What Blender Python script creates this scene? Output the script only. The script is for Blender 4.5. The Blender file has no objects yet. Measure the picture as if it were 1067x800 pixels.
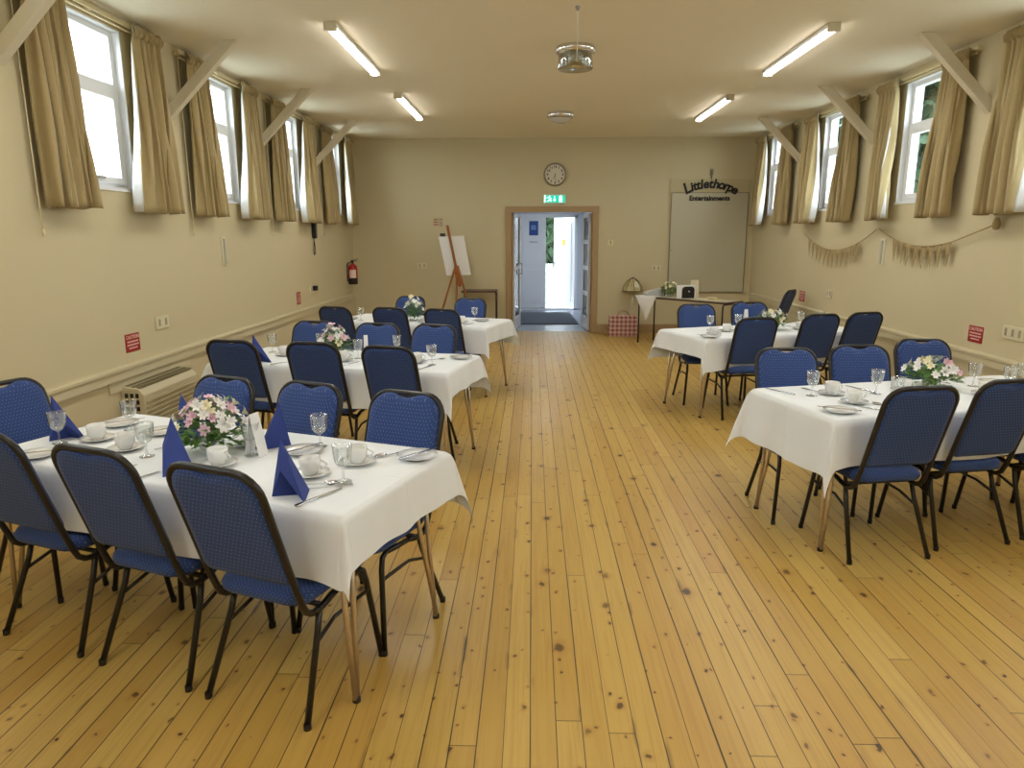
import bpy, bmesh, math, random
from mathutils import Vector, Matrix
R = math.radians; PI = math.pi
S = bpy.context.scene
COL = S.collection
random.seed(7)

# ------------------------------------------------------------ camera, world, lights, exposure
cam = bpy.data.cameras.new('camera'); camo = bpy.data.objects.new('camera', cam); COL.objects.link(camo)
cam.sensor_fit = 'HORIZONTAL'; cam.sensor_width = 36; cam.lens = 735/1067*36
cam.clip_start = .05; cam.clip_end = 300
M3 = Matrix(((0.99961127, 0, 0.02788031), (0.02728673, 0.20524948, -0.97832923), (-0.00572242, 0.97870969, 0.20516969)))
M3 = M3 @ Matrix.Rotation(R(.25), 3, 'Z')
camo.matrix_world = Matrix.Translation((0, 0, 1.63)) @ M3.to_4x4()
S.camera = camo
S.view_settings.view_transform = 'Standard'; S.view_settings.look = 'None'
S.view_settings.gamma = 1; S.view_settings.use_curve_mapping = False
S.view_settings.exposure = 0.12

W = bpy.data.worlds.new('overcast_sky'); S.world = W; W.use_nodes = True
bg = W.node_tree.nodes['Background']; bg.inputs[0].default_value = (.80, .90, 1, 1); bg.inputs[1].default_value = 10.5
LAMP_W = 14; LAMP_COL = (1.0, .97, .92)

XL, XR, YB, YF, ZC = -3.03, 3.67, 12.1, -4.0, 3.20

# ------------------------------------------------------------ materials
MAT = {}
def mat(name, col, rough=.6, metal=0, spec=.5, emit=None, es=0, coat=0, sheen=0, bump=None, noise=None):
    if name in MAT: return MAT[name]
    m = bpy.data.materials.new(name); m.use_nodes = True; MAT[name] = m
    nt = m.node_tree; b = nt.nodes['Principled BSDF']
    b.inputs['Base Color'].default_value = (*col, 1); b.inputs['Roughness'].default_value = rough
    b.inputs['Metallic'].default_value = metal; b.inputs['Specular IOR Level'].default_value = spec
    if coat: b.inputs['Coat Weight'].default_value = coat
    if sheen: b.inputs['Sheen Weight'].default_value = sheen
    if emit: b.inputs['Emission Color'].default_value = (*emit, 1); b.inputs['Emission Strength'].default_value = es
    tc = nt.nodes.new('ShaderNodeTexCoord')
    if noise:   # (scale, amount): gentle procedural tone variation of the thing's own colour
        n = nt.nodes.new('ShaderNodeTexNoise'); n.inputs['Scale'].default_value = noise[0]; n.inputs['Detail'].default_value = 4
        nt.links.new(tc.outputs['Object'], n.inputs['Vector'])
        mx = nt.nodes.new('ShaderNodeMix'); mx.data_type = 'RGBA'
        mx.inputs['A'].default_value = (*[c*(1-noise[1]) for c in col], 1); mx.inputs['B'].default_value = (*[min(1, c*(1+noise[1])) for c in col], 1)
        nt.links.new(n.outputs['Fac'], mx.inputs['Factor']); nt.links.new(mx.outputs['Result'], b.inputs['Base Color'])
    if bump:    # (scale, strength, distance)
        n = nt.nodes.new('ShaderNodeTexNoise'); n.inputs['Scale'].default_value = bump[0]; n.inputs['Detail'].default_value = 3
        nt.links.new(tc.outputs['Object'], n.inputs['Vector'])
        bp = nt.nodes.new('ShaderNodeBump'); bp.inputs['Strength'].default_value = bump[1]; bp.inputs['Distance'].default_value = bump[2]
        nt.links.new(n.outputs['Fac'], bp.inputs['Height']); nt.links.new(bp.outputs['Normal'], b.inputs['Normal'])
    return m
def srgb(h):
    h = h.lstrip('#'); c = [int(h[i:i+2], 16)/255 for i in (0, 2, 4)]
    return tuple(x/12.92 if x <= .04045 else ((x+.055)/1.055)**2.4 for x in c)
def glassmat(name, tint=(1, 1, 1), refl=.12):
    m = bpy.data.materials.new(name); m.use_nodes = True; MAT[name] = m
    nt = m.node_tree; nt.nodes.clear()
    o = nt.nodes.new('ShaderNodeOutputMaterial'); t = nt.nodes.new('ShaderNodeBsdfTransparent'); g = nt.nodes.new('ShaderNodeBsdfGlossy')
    f = nt.nodes.new('ShaderNodeLayerWeight'); f.inputs['Blend'].default_value = .35
    t.inputs[0].default_value = (*tint, 1); g.inputs['Roughness'].default_value = .03
    mr = nt.nodes.new('ShaderNodeMapRange'); mr.inputs['To Min'].default_value = refl*.35; mr.inputs['To Max'].default_value = min(.9, refl*4)
    nt.links.new(f.outputs['Facing'], mr.inputs['Value'])
    x = nt.nodes.new('ShaderNodeMixShader'); nt.links.new(mr.outputs[0], x.inputs[0]); nt.links.new(t.outputs[0], x.inputs[1]); nt.links.new(g.outputs[0], x.inputs[2])
    nt.links.new(x.outputs[0], o.inputs['Surface']); return m

M_wall = mat('cream_wall_paint', (.60, .52, .32), .75, bump=(60, .08, .002), noise=(.8, .02))
M_ceil = mat('ceiling_paint', (.86, .79, .62), .85, noise=(.6, .015))
M_dado = mat('dado_paint', (.60, .53, .34), .45)
M_white = mat('white_frame', (.82, .84, .86), .35)
M_brace = mat('brace_paint', (.66, .60, .44), .5)
M_tan = mat('tan_door_paint', srgb('#A88C64'), .4)
M_black = mat('black_plastic', (.012, .012, .014), .35)
M_tube = mat('dark_bronze_tube', (.020, .017, .014), .32, metal=.25, noise=(9, .15))
M_brass = mat('worn_brass_steel', (.60, .50, .36), .3, metal=.8, noise=(30, .15))
M_chrome = mat('chrome', (.8, .8, .8), .12, metal=1)
M_steel = mat('cutlery_steel', (.62, .62, .62), .2, metal=1)
M_china = mat('white_china', (.80, .80, .77), .12, coat=.5)
M_wood = mat('dark_ply', srgb('#4A3526'), .5, noise=(20, .2))
M_easel = mat('easel_wood', srgb('#9A5A24'), .4, noise=(25, .25))
M_paper = mat('white_paper', (.82, .82, .80), .7)
M_curt = mat('beige_curtain', srgb('#A69366'), .9, sheen=.3, bump=(300, .25, .001), noise=(40, .08))
M_lin = mat('curtain_lining', (.60, .585, .55), .9)
M_napk = mat('blue_paper_napkin', srgb('#2C3F86'), .75, bump=(400, .2, .0005))
M_glass = glassmat('clear_glass', (.97, .985, .98), .2)
M_pane = glassmat('window_glass', (.96, .98, .98), .06)
M_leaf = mat('flower_foliage', srgb('#5C8536'), .5, noise=(60, .35))
M_leaf2 = mat('tree_foliage', srgb('#2F4629'), .6, noise=(3, .45))
M_pet = [mat('white_petal', (.80, .78, .74), .6), mat('pink_petal', srgb('#DDB6C2'), .6), mat('cream_petal', srgb('#E6DDB8'), .6)]
M_red = mat('red_sign', srgb('#9E1D1C'), .4)
M_redpaint = mat('extinguisher_red', srgb('#A8201C'), .25)
M_grey = mat('grey_plastic', srgb('#9A9A94'), .4)
M_cream = mat('cream_plastic', srgb('#DDCFA4'), .4)
M_heat = mat('heater_cream', (.60, .54, .36), .4)
M_hess = mat('hessian', srgb('#9F8A5E'), .95, bump=(500, .5, .001), noise=(150, .2))
M_vest = mat('vestibule_white', (.62, .66, .72), .5)
M_vfloor = mat('vestibule_vinyl', srgb('#8C93A0'), .25)
M_mat = mat('grey_doormat', srgb('#4A4F58'), .95, bump=(200, .5, .003), noise=(80, .2))
M_blue = mat('blue_poster', srgb('#174A94'), .4)
M_board = mat('board_grey', srgb('#BDB69C'), .4, noise=(2, .02))
M_green = mat('exit_green', (.0, .25, .16), .4, emit=(.02, .62, .40), es=.9)
M_exitw = mat('exit_white', (.8, .95, .9), .4, emit=(.6, 1, .88), es=1.5)
M_tubeglow = mat('lit_diffuser', (.9, .9, .9), .4, emit=(1, .96, .89), es=11)
M_brick = mat('orange_brick', srgb('#A5674A'), .9, noise=(12, .3))
M_bark = mat('bark', srgb('#5A4A38'), .9, noise=(20, .3))
M_grass = mat('garden_ground', srgb('#A3A59C'), .95, noise=(2, .2))

def cloth_mat():
    m = mat('white_tablecloth', (.79, .815, .82), .85, sheen=.1)
    nt = m.node_tree; b = nt.nodes['Principled BSDF']; tc = nt.nodes.new('ShaderNodeTexCoord')
    sp = nt.nodes.new('ShaderNodeSeparateXYZ'); nt.links.new(tc.outputs['Object'], sp.inputs[0])
    tot = None
    for ax, per in ((0, .46), (1, .39)):          # pressed fold creases: ironed-in grid
        a = nt.nodes.new('ShaderNodeMath'); a.operation = 'PINGPONG'; a.inputs[1].default_value = per/2
        nt.links.new(sp.outputs[ax], a.inputs[0])
        r = nt.nodes.new('ShaderNodeMapRange'); r.inputs['From Min'].default_value = 0; r.inputs['From Max'].default_value = .012
        r.interpolation_type = 'SMOOTHSTEP'; nt.links.new(a.outputs[0], r.inputs[0])
        if tot is None: tot = r
        else:
            q = nt.nodes.new('ShaderNodeMath'); q.operation = 'MULTIPLY'; nt.links.new(tot.outputs[0], q.inputs[0]); nt.links.new(r.outputs[0], q.inputs[1]); tot = q
    n = nt.nodes.new('ShaderNodeTexNoise'); n.inputs['Scale'].default_value = 9; nt.links.new(tc.outputs['Object'], n.inputs['Vector'])
    ad = nt.nodes.new('ShaderNodeMath'); ad.operation = 'MULTIPLY_ADD'; ad.inputs[1].default_value = .8
    nt.links.new(n.outputs['Fac'], ad.inputs[0]); nt.links.new(tot.outputs[0], ad.inputs[2])
    bp = nt.nodes.new('ShaderNodeBump'); bp.inputs['Strength'].default_value = .35; bp.inputs['Distance'].default_value = .004
    nt.links.new(ad.outputs[0], bp.inputs['Height']); nt.links.new(bp.outputs['Normal'], b.inputs['Normal'])
    return m
M_cloth = cloth_mat()

def fabric_mat():
    m = mat('blue_dotted_fabric', srgb('#2A4890'), .85, sheen=.1)
    nt = m.node_tree; b = nt.nodes['Principled BSDF']; tc = nt.nodes.new('ShaderNodeTexCoord')
    sp = nt.nodes.new('ShaderNodeSeparateXYZ'); nt.links.new(tc.outputs['Object'], sp.inputs[0])
    zz = nt.nodes.new('ShaderNodeMath'); zz.operation = 'ADD'          # z on the back, y on the seat
    nt.links.new(sp.outputs[2], zz.inputs[0]); nt.links.new(sp.outputs[1], zz.inputs[1])
    row = nt.nodes.new('ShaderNodeMath'); row.operation = 'DIVIDE'; row.inputs[1].default_value = .0105; nt.links.new(zz.outputs[0], row.inputs[0])
    fl = nt.nodes.new('ShaderNodeMath'); fl.operation = 'FLOOR'; nt.links.new(row.outputs[0], fl.inputs[0])
    hf = nt.nodes.new('ShaderNodeMath'); hf.operation = 'MULTIPLY'; hf.inputs[1].default_value = .5; nt.links.new(fl.outputs[0], hf.inputs[0])
    cx = nt.nodes.new('ShaderNodeMath'); cx.operation = 'MULTIPLY_ADD'; cx.inputs[1].default_value = 1/.0165
    nt.links.new(sp.outputs[0], cx.inputs[0]); nt.links.new(hf.outputs[0], cx.inputs[2])
    def cen(src, half):
        f = nt.nodes.new('ShaderNodeMath'); f.operation = 'FRACT'; nt.links.new(src.outputs[0], f.inputs[0])
        s = nt.nodes.new('ShaderNodeMath'); s.operation = 'SUBTRACT'; s.inputs[1].default_value = .5; nt.links.new(f.outputs[0], s.inputs[0])
        a = nt.nodes.new('ShaderNodeMath'); a.operation = 'ABSOLUTE'; nt.links.new(s.outputs[0], a.inputs[0])
        l = nt.nodes.new('ShaderNodeMath'); l.operation = 'LESS_THAN'; l.inputs[1].default_value = half; nt.links.new(a.outputs[0], l.inputs[0]); return l
    p = nt.nodes.new('ShaderNodeMath'); p.operation = 'MULTIPLY'
    nt.links.new(cen(cx, .08).outputs[0], p.inputs[0]); nt.links.new(cen(row, .13).outputs[0], p.inputs[1])
    mx = nt.nodes.new('ShaderNodeMix'); mx.data_type = 'RGBA'; mx.inputs['A'].default_value = (*srgb('#243E76'), 1); mx.inputs['B'].default_value = (*srgb('#7789B2'), 1)
    nt.links.new(p.outputs[0], mx.inputs['Factor']); nt.links.new(mx.outputs['Result'], b.inputs['Base Color'])
    n = nt.nodes.new('ShaderNodeTexNoise'); n.inputs['Scale'].default_value = 250; nt.links.new(tc.outputs['Object'], n.inputs['Vector'])
    bp = nt.nodes.new('ShaderNodeBump'); bp.inputs['Strength'].default_value = .4; bp.inputs['Distance'].default_value = .001
    nt.links.new(n.outputs['Fac'], bp.inputs['Height']); nt.links.new(bp.outputs['Normal'], b.inputs['Normal'])
    return m
M_fab = fabric_mat()

def floor_mat():
    m = mat('pine_floorboards', (.5, .33, .13), .32)
    nt = m.node_tree; L = nt.links.new; b = nt.nodes['Principled BSDF']; tc = nt.nodes.new('ShaderNodeTexCoord')
    def mth(op, a, c=None, d=None):
        n = nt.nodes.new('ShaderNodeMath'); n.operation = op
        for i, v in enumerate((a, c, d)):
            if v is None: continue
            if isinstance(v, (int, float)): n.inputs[i].default_value = v
            else: L(v, n.inputs[i])
        return n.outputs[0]
    def ramp(v, a, c, t0=0, t1=1, smooth=False):
        n = nt.nodes.new('ShaderNodeMapRange'); L(v, n.inputs[0])
        n.inputs[1].default_value, n.inputs[2].default_value, n.inputs[3].default_value, n.inputs[4].default_value = a, c, t0, t1
        if smooth: n.interpolation_type = 'SMOOTHSTEP'
        return n.outputs[0]
    def comb(x, y, z=0.):
        n = nt.nodes.new('ShaderNodeCombineXYZ')
        for i, v in enumerate((x, y, z)):
            if isinstance(v, (int, float)): n.inputs[i].default_value = v
            else: L(v, n.inputs[i])
        return n.outputs[0]
    def wn(v):
        n = nt.nodes.new('ShaderNodeTexWhiteNoise'); n.noise_dimensions = '3D'; L(v, n.inputs['Vector']); return n
    def mixc(f, A, B):
        n = nt.nodes.new('ShaderNodeMix'); n.data_type = 'RGBA'
        for k, v in (('Factor', f), ('A', A), ('B', B)):
            if isinstance(v, tuple): n.inputs[k].default_value = (*v, 1)
            elif isinstance(v, (int, float)): n.inputs[k].default_value = v
            else: L(v, n.inputs[k])
        return n.outputs['Result']
    sp = nt.nodes.new('ShaderNodeSeparateXYZ'); L(tc.outputs['Object'], sp.inputs[0]); x, y = sp.outputs[0], sp.outputs[1]
    px = mth('DIVIDE', x, .088); ix = mth('FLOOR', px); fx = mth('FRACT', px)
    r1 = wn(comb(ix, 3.7)).outputs['Value']
    py = mth('DIVIDE', mth('MULTIPLY_ADD', r1, 7.3, y), 2.7); iy = mth('FLOOR', py); fy = mth('FRACT', py)
    cell = wn(comb(ix, iy, 1.3)); cv = cell.outputs['Value']; cc = nt.nodes.new('ShaderNodeSeparateColor'); L(cell.outputs['Color'], cc.inputs[0])
    base = mixc(cv, srgb('#B68F40'), srgb('#CDAC5C'))
    base = mixc(ramp(cc.outputs[0], .72, 1, 0, .75), base, srgb('#AE7F30'))
    # grain along the board
    g = nt.nodes.new('ShaderNodeTexNoise'); g.inputs['Scale'].default_value = 1; g.inputs['Detail'].default_value = 5; g.inputs['Distortion'].default_value = 1.2
    L(comb(mth('MULTIPLY', x, 55), mth('MULTIPLY', y, 1.6), mth('MULTIPLY', cv, 40)), g.inputs['Vector'])
    base = mixc(ramp(g.outputs['Fac'], .45, .75, 0, .38), base, srgb('#93642A'))
    g2 = nt.nodes.new('ShaderNodeTexNoise'); g2.inputs['Scale'].default_value = .9; g2.inputs['Detail'].default_value = 3; L(tc.outputs['Object'], g2.inputs['Vector'])
    base = mixc(ramp(g2.outputs['Fac'], .4, .7, 0, .3), base, srgb('#D0B56F'))
    # knots
    dark = None
    wob = nt.nodes.new('ShaderNodeTexNoise'); wob.inputs['Scale'].default_value = 26; wob.inputs['Detail'].default_value = 3; L(tc.outputs['Object'], wob.inputs['Vector'])
    for sc, rad, seed, prob in ((3.9, .062, 11., .80), (6.6, .075, 23., .42), (2.5, .085, 5., .55)):
        v = nt.nodes.new('ShaderNodeTexVoronoi'); v.inputs['Scale'].default_value = sc; v.voronoi_dimensions = '2D'
        L(comb(mth('ADD', mth('ADD', mth('MULTIPLY', x, 1.35), seed), mth('MULTIPLY', wob.outputs['Fac'], .035)), mth('ADD', mth('MULTIPLY_ADD', y, 1.0, seed*2), mth('MULTIPLY', wob.outputs['Fac'], .05))), v.inputs['Vector'])
        cs = nt.nodes.new('ShaderNodeSeparateColor'); L(v.outputs['Color'], cs.inputs[0])
        rr = mth('MULTIPLY', ramp(cs.outputs[0], 1-prob, 1, .35, 1.15), rad)
        on = mth('GREATER_THAN', cs.outputs[0], 1-prob)
        d = mth('DIVIDE', v.outputs['Distance'], rr)
        k = mth('MULTIPLY', ramp(d, .45, 1.0, 1, 0, True), on)
        k = mth('MULTIPLY', k, ramp(cs.outputs[1], 0, 1, .55, 1))
        halo = mth('MULTIPLY', mth('MULTIPLY', ramp(d, .8, 2.2, .42, 0, True), on), .7)
        base = mixc(halo, base, srgb('#A56A28'))
        dark = k if dark is None else mth('MAXIMUM', dark, k)
    base = mixc(mth('MULTIPLY', dark, .96), base, srgb('#2C180A'))
    # seams between boards: width varies from hairline to open
    gn = nt.nodes.new('ShaderNodeTexNoise'); gn.inputs['Scale'].default_value = 1; L(comb(ix, mth('MULTIPLY', y, .8), 2.), gn.inputs['Vector'])
    rg = wn(comb(mth('ROUND', px), 9.1)).outputs['Value']
    hw = mth('MULTIPLY', mth('MULTIPLY_ADD', rg, .030, .012), ramp(gn.outputs['Fac'], .3, .7, .5, 1.4))
    ed = mth('MINIMUM', fx, mth('SUBTRACT', 1, fx))
    seam = ramp(mth('DIVIDE', ed, hw), .5, 1.2, 1, 0)
    ey = mth('MULTIPLY', mth('MINIMUM', fy, mth('SUBTRACT', 1, fy)), 2.7)
    joint = ramp(ey, .001, .0028, 1, 0)
    gap = mth('MAXIMUM', seam, mth('MULTIPLY', joint, .9))
    st = nt.nodes.new('ShaderNodeTexNoise'); st.inputs['Scale'].default_value = 1; st.inputs['Detail'].default_value = 2; L(comb(mth('MULTIPLY', x, 16), mth('MULTIPLY', y, 3.3)), st.inputs['Vector'])
    stain = mth('MULTIPLY', ramp(st.outputs['Fac'], .62, .74, 0, .9), ramp(ed, 0, .2, 1, 0))
    base = mixc(stain, base, srgb('#4E3316'))
    base = mixc(mth('MULTIPLY', gap, .93), base, srgb('#2A1A0B'))
    L(base, b.inputs['Base Color'])
    L(ramp(g2.outputs['Fac'], .3, .7, .36, .5), b.inputs['Roughness'])
    bp = nt.nodes.new('ShaderNodeBump'); bp.inputs['Strength'].default_value = .35; bp.inputs['Distance'].default_value = .003
    hh = mth('SUBTRACT', mth('MULTIPLY_ADD', cv, .15, mth('MULTIPLY', g.outputs['Fac'], .2)), gap); L(hh, bp.inputs['Height']); L(bp.outputs['Normal'], b.inputs['Normal'])
    b.inputs['Coat Weight'].default_value = .10; b.inputs['Coat Roughness'].default_value = .28
    return m
M_floor = floor_mat()

def brick_mat():
    m = MAT['orange_brick']; nt = m.node_tree; b = nt.nodes['Principled BSDF']; tc = nt.nodes.new('ShaderNodeTexCoord')
    sp = nt.nodes.new('ShaderNodeSeparateXYZ'); cb = nt.nodes.new('ShaderNodeCombineXYZ'); ad = nt.nodes.new('ShaderNodeMath'); ad.operation = 'ADD'
    nt.links.new(tc.outputs['Object'], sp.inputs[0]); nt.links.new(sp.outputs[0], ad.inputs[0]); nt.links.new(sp.outputs[1], ad.inputs[1])
    nt.links.new(ad.outputs[0], cb.inputs[0]); nt.links.new(sp.outputs[2], cb.inputs[1])
    t = nt.nodes.new('ShaderNodeTexBrick'); t.inputs['Scale'].default_value = 4.4; t.inputs['Color1'].default_value = (*srgb('#6E4030'), 1); t.inputs['Color2'].default_value = (*srgb('#7E5442'), 1); t.inputs['Mortar'].default_value = (*srgb('#8A8278'), 1)
    nt.links.new(cb.outputs[0], t.inputs['Vector']); nt.links.new(t.outputs['Color'], b.inputs['Base Color'])
brick_mat()
def check_mat():
    m = mat('red_gingham', (.6, .3, .3), .8); nt = m.node_tree; b = nt.nodes['Principled BSDF']; tc = nt.nodes.new('ShaderNodeTexCoord')
    sp = nt.nodes.new('ShaderNodeSeparateXYZ'); nt.links.new(tc.outputs['Object'], sp.inputs[0])
    outs = []
    for ax in (0, 2):
        a = nt.nodes.new('ShaderNodeMath'); a.operation = 'PINGPONG'; a.inputs[1].default_value = .035; nt.links.new(sp.outputs[ax], a.inputs[0])
        g = nt.nodes.new('ShaderNodeMath'); g.operation = 'GREATER_THAN'; g.inputs[1].default_value = .017; nt.links.new(a.outputs[0], g.inputs[0]); outs.append(g)
    s = nt.nodes.new('ShaderNodeMath'); s.operation = 'ADD'; nt.links.new(outs[0].outputs[0], s.inputs[0]); nt.links.new(outs[1].outputs[0], s.inputs[1])
    h = nt.nodes.new('ShaderNodeMath'); h.operation = 'MULTIPLY'; h.inputs[1].default_value = .5; nt.links.new(s.outputs[0], h.inputs[0])
    mx = nt.nodes.new('ShaderNodeMix'); mx.data_type = 'RGBA'; mx.inputs['A'].default_value = (*srgb('#CFAFA0'), 1); mx.inputs['B'].default_value = (*srgb('#8E4A44'), 1)
    nt.links.new(h.outputs[0], mx.inputs['Factor']); nt.links.new(mx.outputs['Result'], b.inputs['Base Color']); return m
M_check = check_mat()

# ------------------------------------------------------------ mesh helpers
class MB:
    def __init__(s): s.v = []; s.f = []; s.mi = []; s.sm = []
    def add(s, vs, fs, mi=0, smooth=False):
        o = len(s.v); s.v += [tuple(v) for v in vs]
        for f in fs: s.f.append([i+o for i in f]); s.mi.append(mi); s.sm.append(smooth)
        return s
    def box(s, c, d, rz=0, mi=0, mtx=None):
        hx, hy, hz = d[0]/2, d[1]/2, d[2]/2
        vs = [Vector((x, y, z)) for x in (-hx, hx) for y in (-hy, hy) for z in (-hz, hz)]
        if mtx is not None: vs = [mtx @ v for v in vs]
        elif rz: r = Matrix.Rotation(rz, 3, 'Z'); vs = [r @ v for v in vs]
        vs = [v+Vector(c) for v in vs]
        return s.add(vs, [(0, 1, 3, 2), (4, 6, 7, 5), (0, 4, 5, 1), (2, 3, 7, 6), (0, 2, 6, 4), (1, 5, 7, 3)], mi)
    def b2(s, a, b, mi=0): return s.box([(a[i]+b[i])/2 for i in range(3)], [abs(b[i]-a[i]) for i in range(3)], mi=mi)
    def tube(s, pts, r, seg=8, mi=0, r2=None):
        pts = [Vector(p) for p in pts]; n = len(pts); vs = []; up = None
        for i, p in enumerate(pts):
            t = (pts[min(i+1, n-1)]-pts[max(i-1, 0)]).normalized()
            if up is None: up = Vector((0, 0, 1)) if abs(t.z) < .9 else Vector((1, 0, 0))
            a = t.cross(up).normalized(); up = a.cross(t).normalized()
            rr = r if r2 is None else r+(r2-r)*i/(n-1)
            vs += [p+rr*(math.cos(2*PI*k/seg)*a+math.sin(2*PI*k/seg)*up) for k in range(seg)]
        fs = [(i*seg+k, i*seg+(k+1) % seg, (i+1)*seg+(k+1) % seg, (i+1)*seg+k) for i in range(n-1) for k in range(seg)]
        s.add(vs, fs, mi, True); o = len(s.v)-len(vs)
        s.f += [[o+k for k in range(seg)][::-1], [o+(n-1)*seg+k for k in range(seg)]]; s.mi += [mi]*2; s.sm += [False]*2
        return s
    def lathe(s, prof, c=(0, 0, 0), seg=20, mi=0, smooth=True, axis='z', closed=False):
        vs = []
        for r, z in prof:
            for k in range(seg):
                a = 2*PI*k/seg; p = (r*math.cos(a), r*math.sin(a), z)
                if axis == 'y': p = (p[0], -p[2], p[1])
                if axis == 'x': p = (p[2], p[0], p[1])
                vs.append((p[0]+c[0], p[1]+c[1], p[2]+c[2]))
        fs = [(i*seg+k, i*seg+(k+1) % seg, (i+1)*seg+(k+1) % seg, (i+1)*seg+k) for i in range(len(prof)-1) for k in range(seg)]
        return s.add(vs, fs, mi, smooth)
    def prism(s, out, y0, y1, mi=0, plane='xz'):
        f = {'xz': lambda a, b, t: (a, t, b), 'xy': lambda a, b, t: (a, b, t), 'yz': lambda a, b, t: (t, a, b)}[plane]
        n = len(out); vs = [f(a, b, y0) for a, b in out]+[f(a, b, y1) for a, b in out]
        return s.add(vs, [list(range(n)), list(range(2*n-1, n-1, -1))]+[(i, i+n, (i+1) % n+n, (i+1) % n) for i in range(n)], mi)
    def grid(s, fn, nu, nv, mi=0, smooth=True):
        vs = [fn(i/nu, j/nv) for i in range(nu+1) for j in range(nv+1)]
        return s.add(vs, [(i*(nv+1)+j, (i+1)*(nv+1)+j, (i+1)*(nv+1)+j+1, i*(nv+1)+j+1) for i in range(nu) for j in range(nv)], mi, smooth)
    def mesh(s, name, mats, fixn=True):
        me = bpy.data.meshes.new(name); me.from_pydata(s.v, [], s.f)
        for m in (mats if isinstance(mats, (list, tuple)) else [mats]): me.materials.append(m)
        for p, mi, sm in zip(me.polygons, s.mi, s.sm): p.material_index = mi; p.use_smooth = sm
        if fixn:
            bm = bmesh.new(); bm.from_mesh(me); bmesh.ops.recalc_face_normals(bm, faces=bm.faces); bm.to_mesh(me); bm.free()
        me.update(); return me
    def obj(s, name, mats, parent=None, bevel=0, solid=0, fixn=True):
        o = bpy.data.objects.new(name, s.mesh(name, mats, fixn)); COL.objects.link(o)
        if parent is not None: o.parent = parent
        if solid: md = o.modifiers.new('solid', 'SOLIDIFY'); md.thickness = solid; md.offset = 0
        if bevel: md = o.modifiers.new('bevel', 'BEVEL'); md.width = bevel; md.segments = 2; md.limit_method = 'ANGLE'
        return o
def tag(o, label=None, cat=None, group=None, kind=None):
    if label: o['label'] = label
    if cat: o['category'] = cat
    if group: o['group'] = group
    if kind: o['kind'] = kind
    return o
def empty(name, loc=(0, 0, 0), rz=0, label=None, cat=None, group=None):
    o = bpy.data.objects.new(name, None); COL.objects.link(o); o.location = loc; o.rotation_euler = (0, 0, rz); o.empty_display_size = .1
    return tag(o, label, cat, group)
KIDS = {}
def kids(o): return [c for c in bpy.data.objects if c.parent == o]
def dup(o, loc=None, rz=None, label=None, group=None, parent=None):
    c = o.copy(); COL.objects.link(c)
    if parent is not None: c.parent = parent
    if loc is not None: c.location = loc
    if rz is not None: c.rotation_euler = (0, 0, rz)
    if label: c['label'] = label
    if group: c['group'] = group
    if o.name not in KIDS: KIDS[o.name] = kids(o)
    for k in KIDS[o.name]: dup(k, parent=c)
    return c
class Proto:
    """first call uses the built thing itself, later calls copy it"""
    def __init__(s, make): s.make = make; s.o = None
    def __call__(s, loc, rz, label, group):
        if s.o is None: s.o = s.make(); s.o.location = loc; s.o.rotation_euler = (0, 0, rz); s.o['label'] = label; s.o['group'] = group; return s.o
        return dup(s.o, loc, rz, label, group)
def text_into(mb, s, size, place, bold=0, shear=0, mi=0, align='CENTER', thick=.001):
    cu = bpy.data.curves.new('t', 'FONT'); cu.body = s; cu.size = size; cu.offset = bold; cu.shear = shear; cu.align_x = align; cu.extrude = thick; cu.resolution_u = 3
    o = bpy.data.objects.new('t', cu); COL.objects.link(o)
    me = bpy.data.meshes.new_from_object(o.evaluated_get(bpy.context.evaluated_depsgraph_get()))
    mb.add([place @ v.co for v in me.vertices], [tuple(p.vertices) for p in me.polygons], mi)
    bpy.data.objects.remove(o); bpy.data.curves.remove(cu); bpy.data.meshes.remove(me)
def rrect(w, h, r, n=5, cx=0, cy=0):
    pts = []
    for sx, sy, a0 in ((1, 1, 0), (-1, 1, 90), (-1, -1, 180), (1, -1, 270)):
        for k in range(n+1):
            a = R(a0+90*k/n); pts.append((cx+sx*(w/2-r)+r*math.cos(a), cy+sy*(h/2-r)+r*math.sin(a)))
    return pts

# ------------------------------------------------------------ room shell
def struct(name, mb, m, parent=None, **k):
    o = mb.obj(name, m, parent, **k)
    if parent is None: o['kind'] = 'structure'
    return o
struct('floor', MB().b2((XL-.3, YF-.3, -.1), (XR+.3, YB+.2, 0)), M_floor)
struct('ceiling', MB().b2((XL-.3, YF-.3, ZC), (XR+.3, YB+.2, ZC+.15)), M_ceil)
WY = [-2.85, -.85, 1.13, 3.12, 5.10, 7.07, 9.04, 11.05]; WW = .80
WZ = {-1: (1.96, 3.10), 1: (1.94, 3.09)}
for side, xw, nm in ((-1, XL, 'left'), (1, XR, 'right')):
    z0, z1 = WZ[side]; mb = MB(); xo = xw+side*.155
    mb.b2((xw, YF-.28, 0), (xo, YB+.2, z0)); mb.b2((xw, YF-.28, z1), (xo, YB+.2, ZC))
    e = [YF-.28]
    for w in WY: e += [w-WW/2, w+WW/2]
    e.append(YB+.2)
    for i in range(0, len(e), 2): mb.b2((xw, e[i], z0), (xo, e[i+1], z1))
    struct('wall_'+nm, mb, M_wall)
mb = MB()
DX0, DX1, DZ = -.36, 1.02, 2.04
mb.b2((XL, YB, 0), (DX0, YB+.2, ZC)); mb.b2((DX1, YB, 0), (XR, YB+.2, ZC)); mb.b2((DX0, YB, DZ), (DX1, YB+.2, ZC))
struct('wall_back', mb, M_wall)
struct('wall_front', MB().b2((XL, YF-.2, 0), (XR, YF, ZC)), M_wall)
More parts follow.
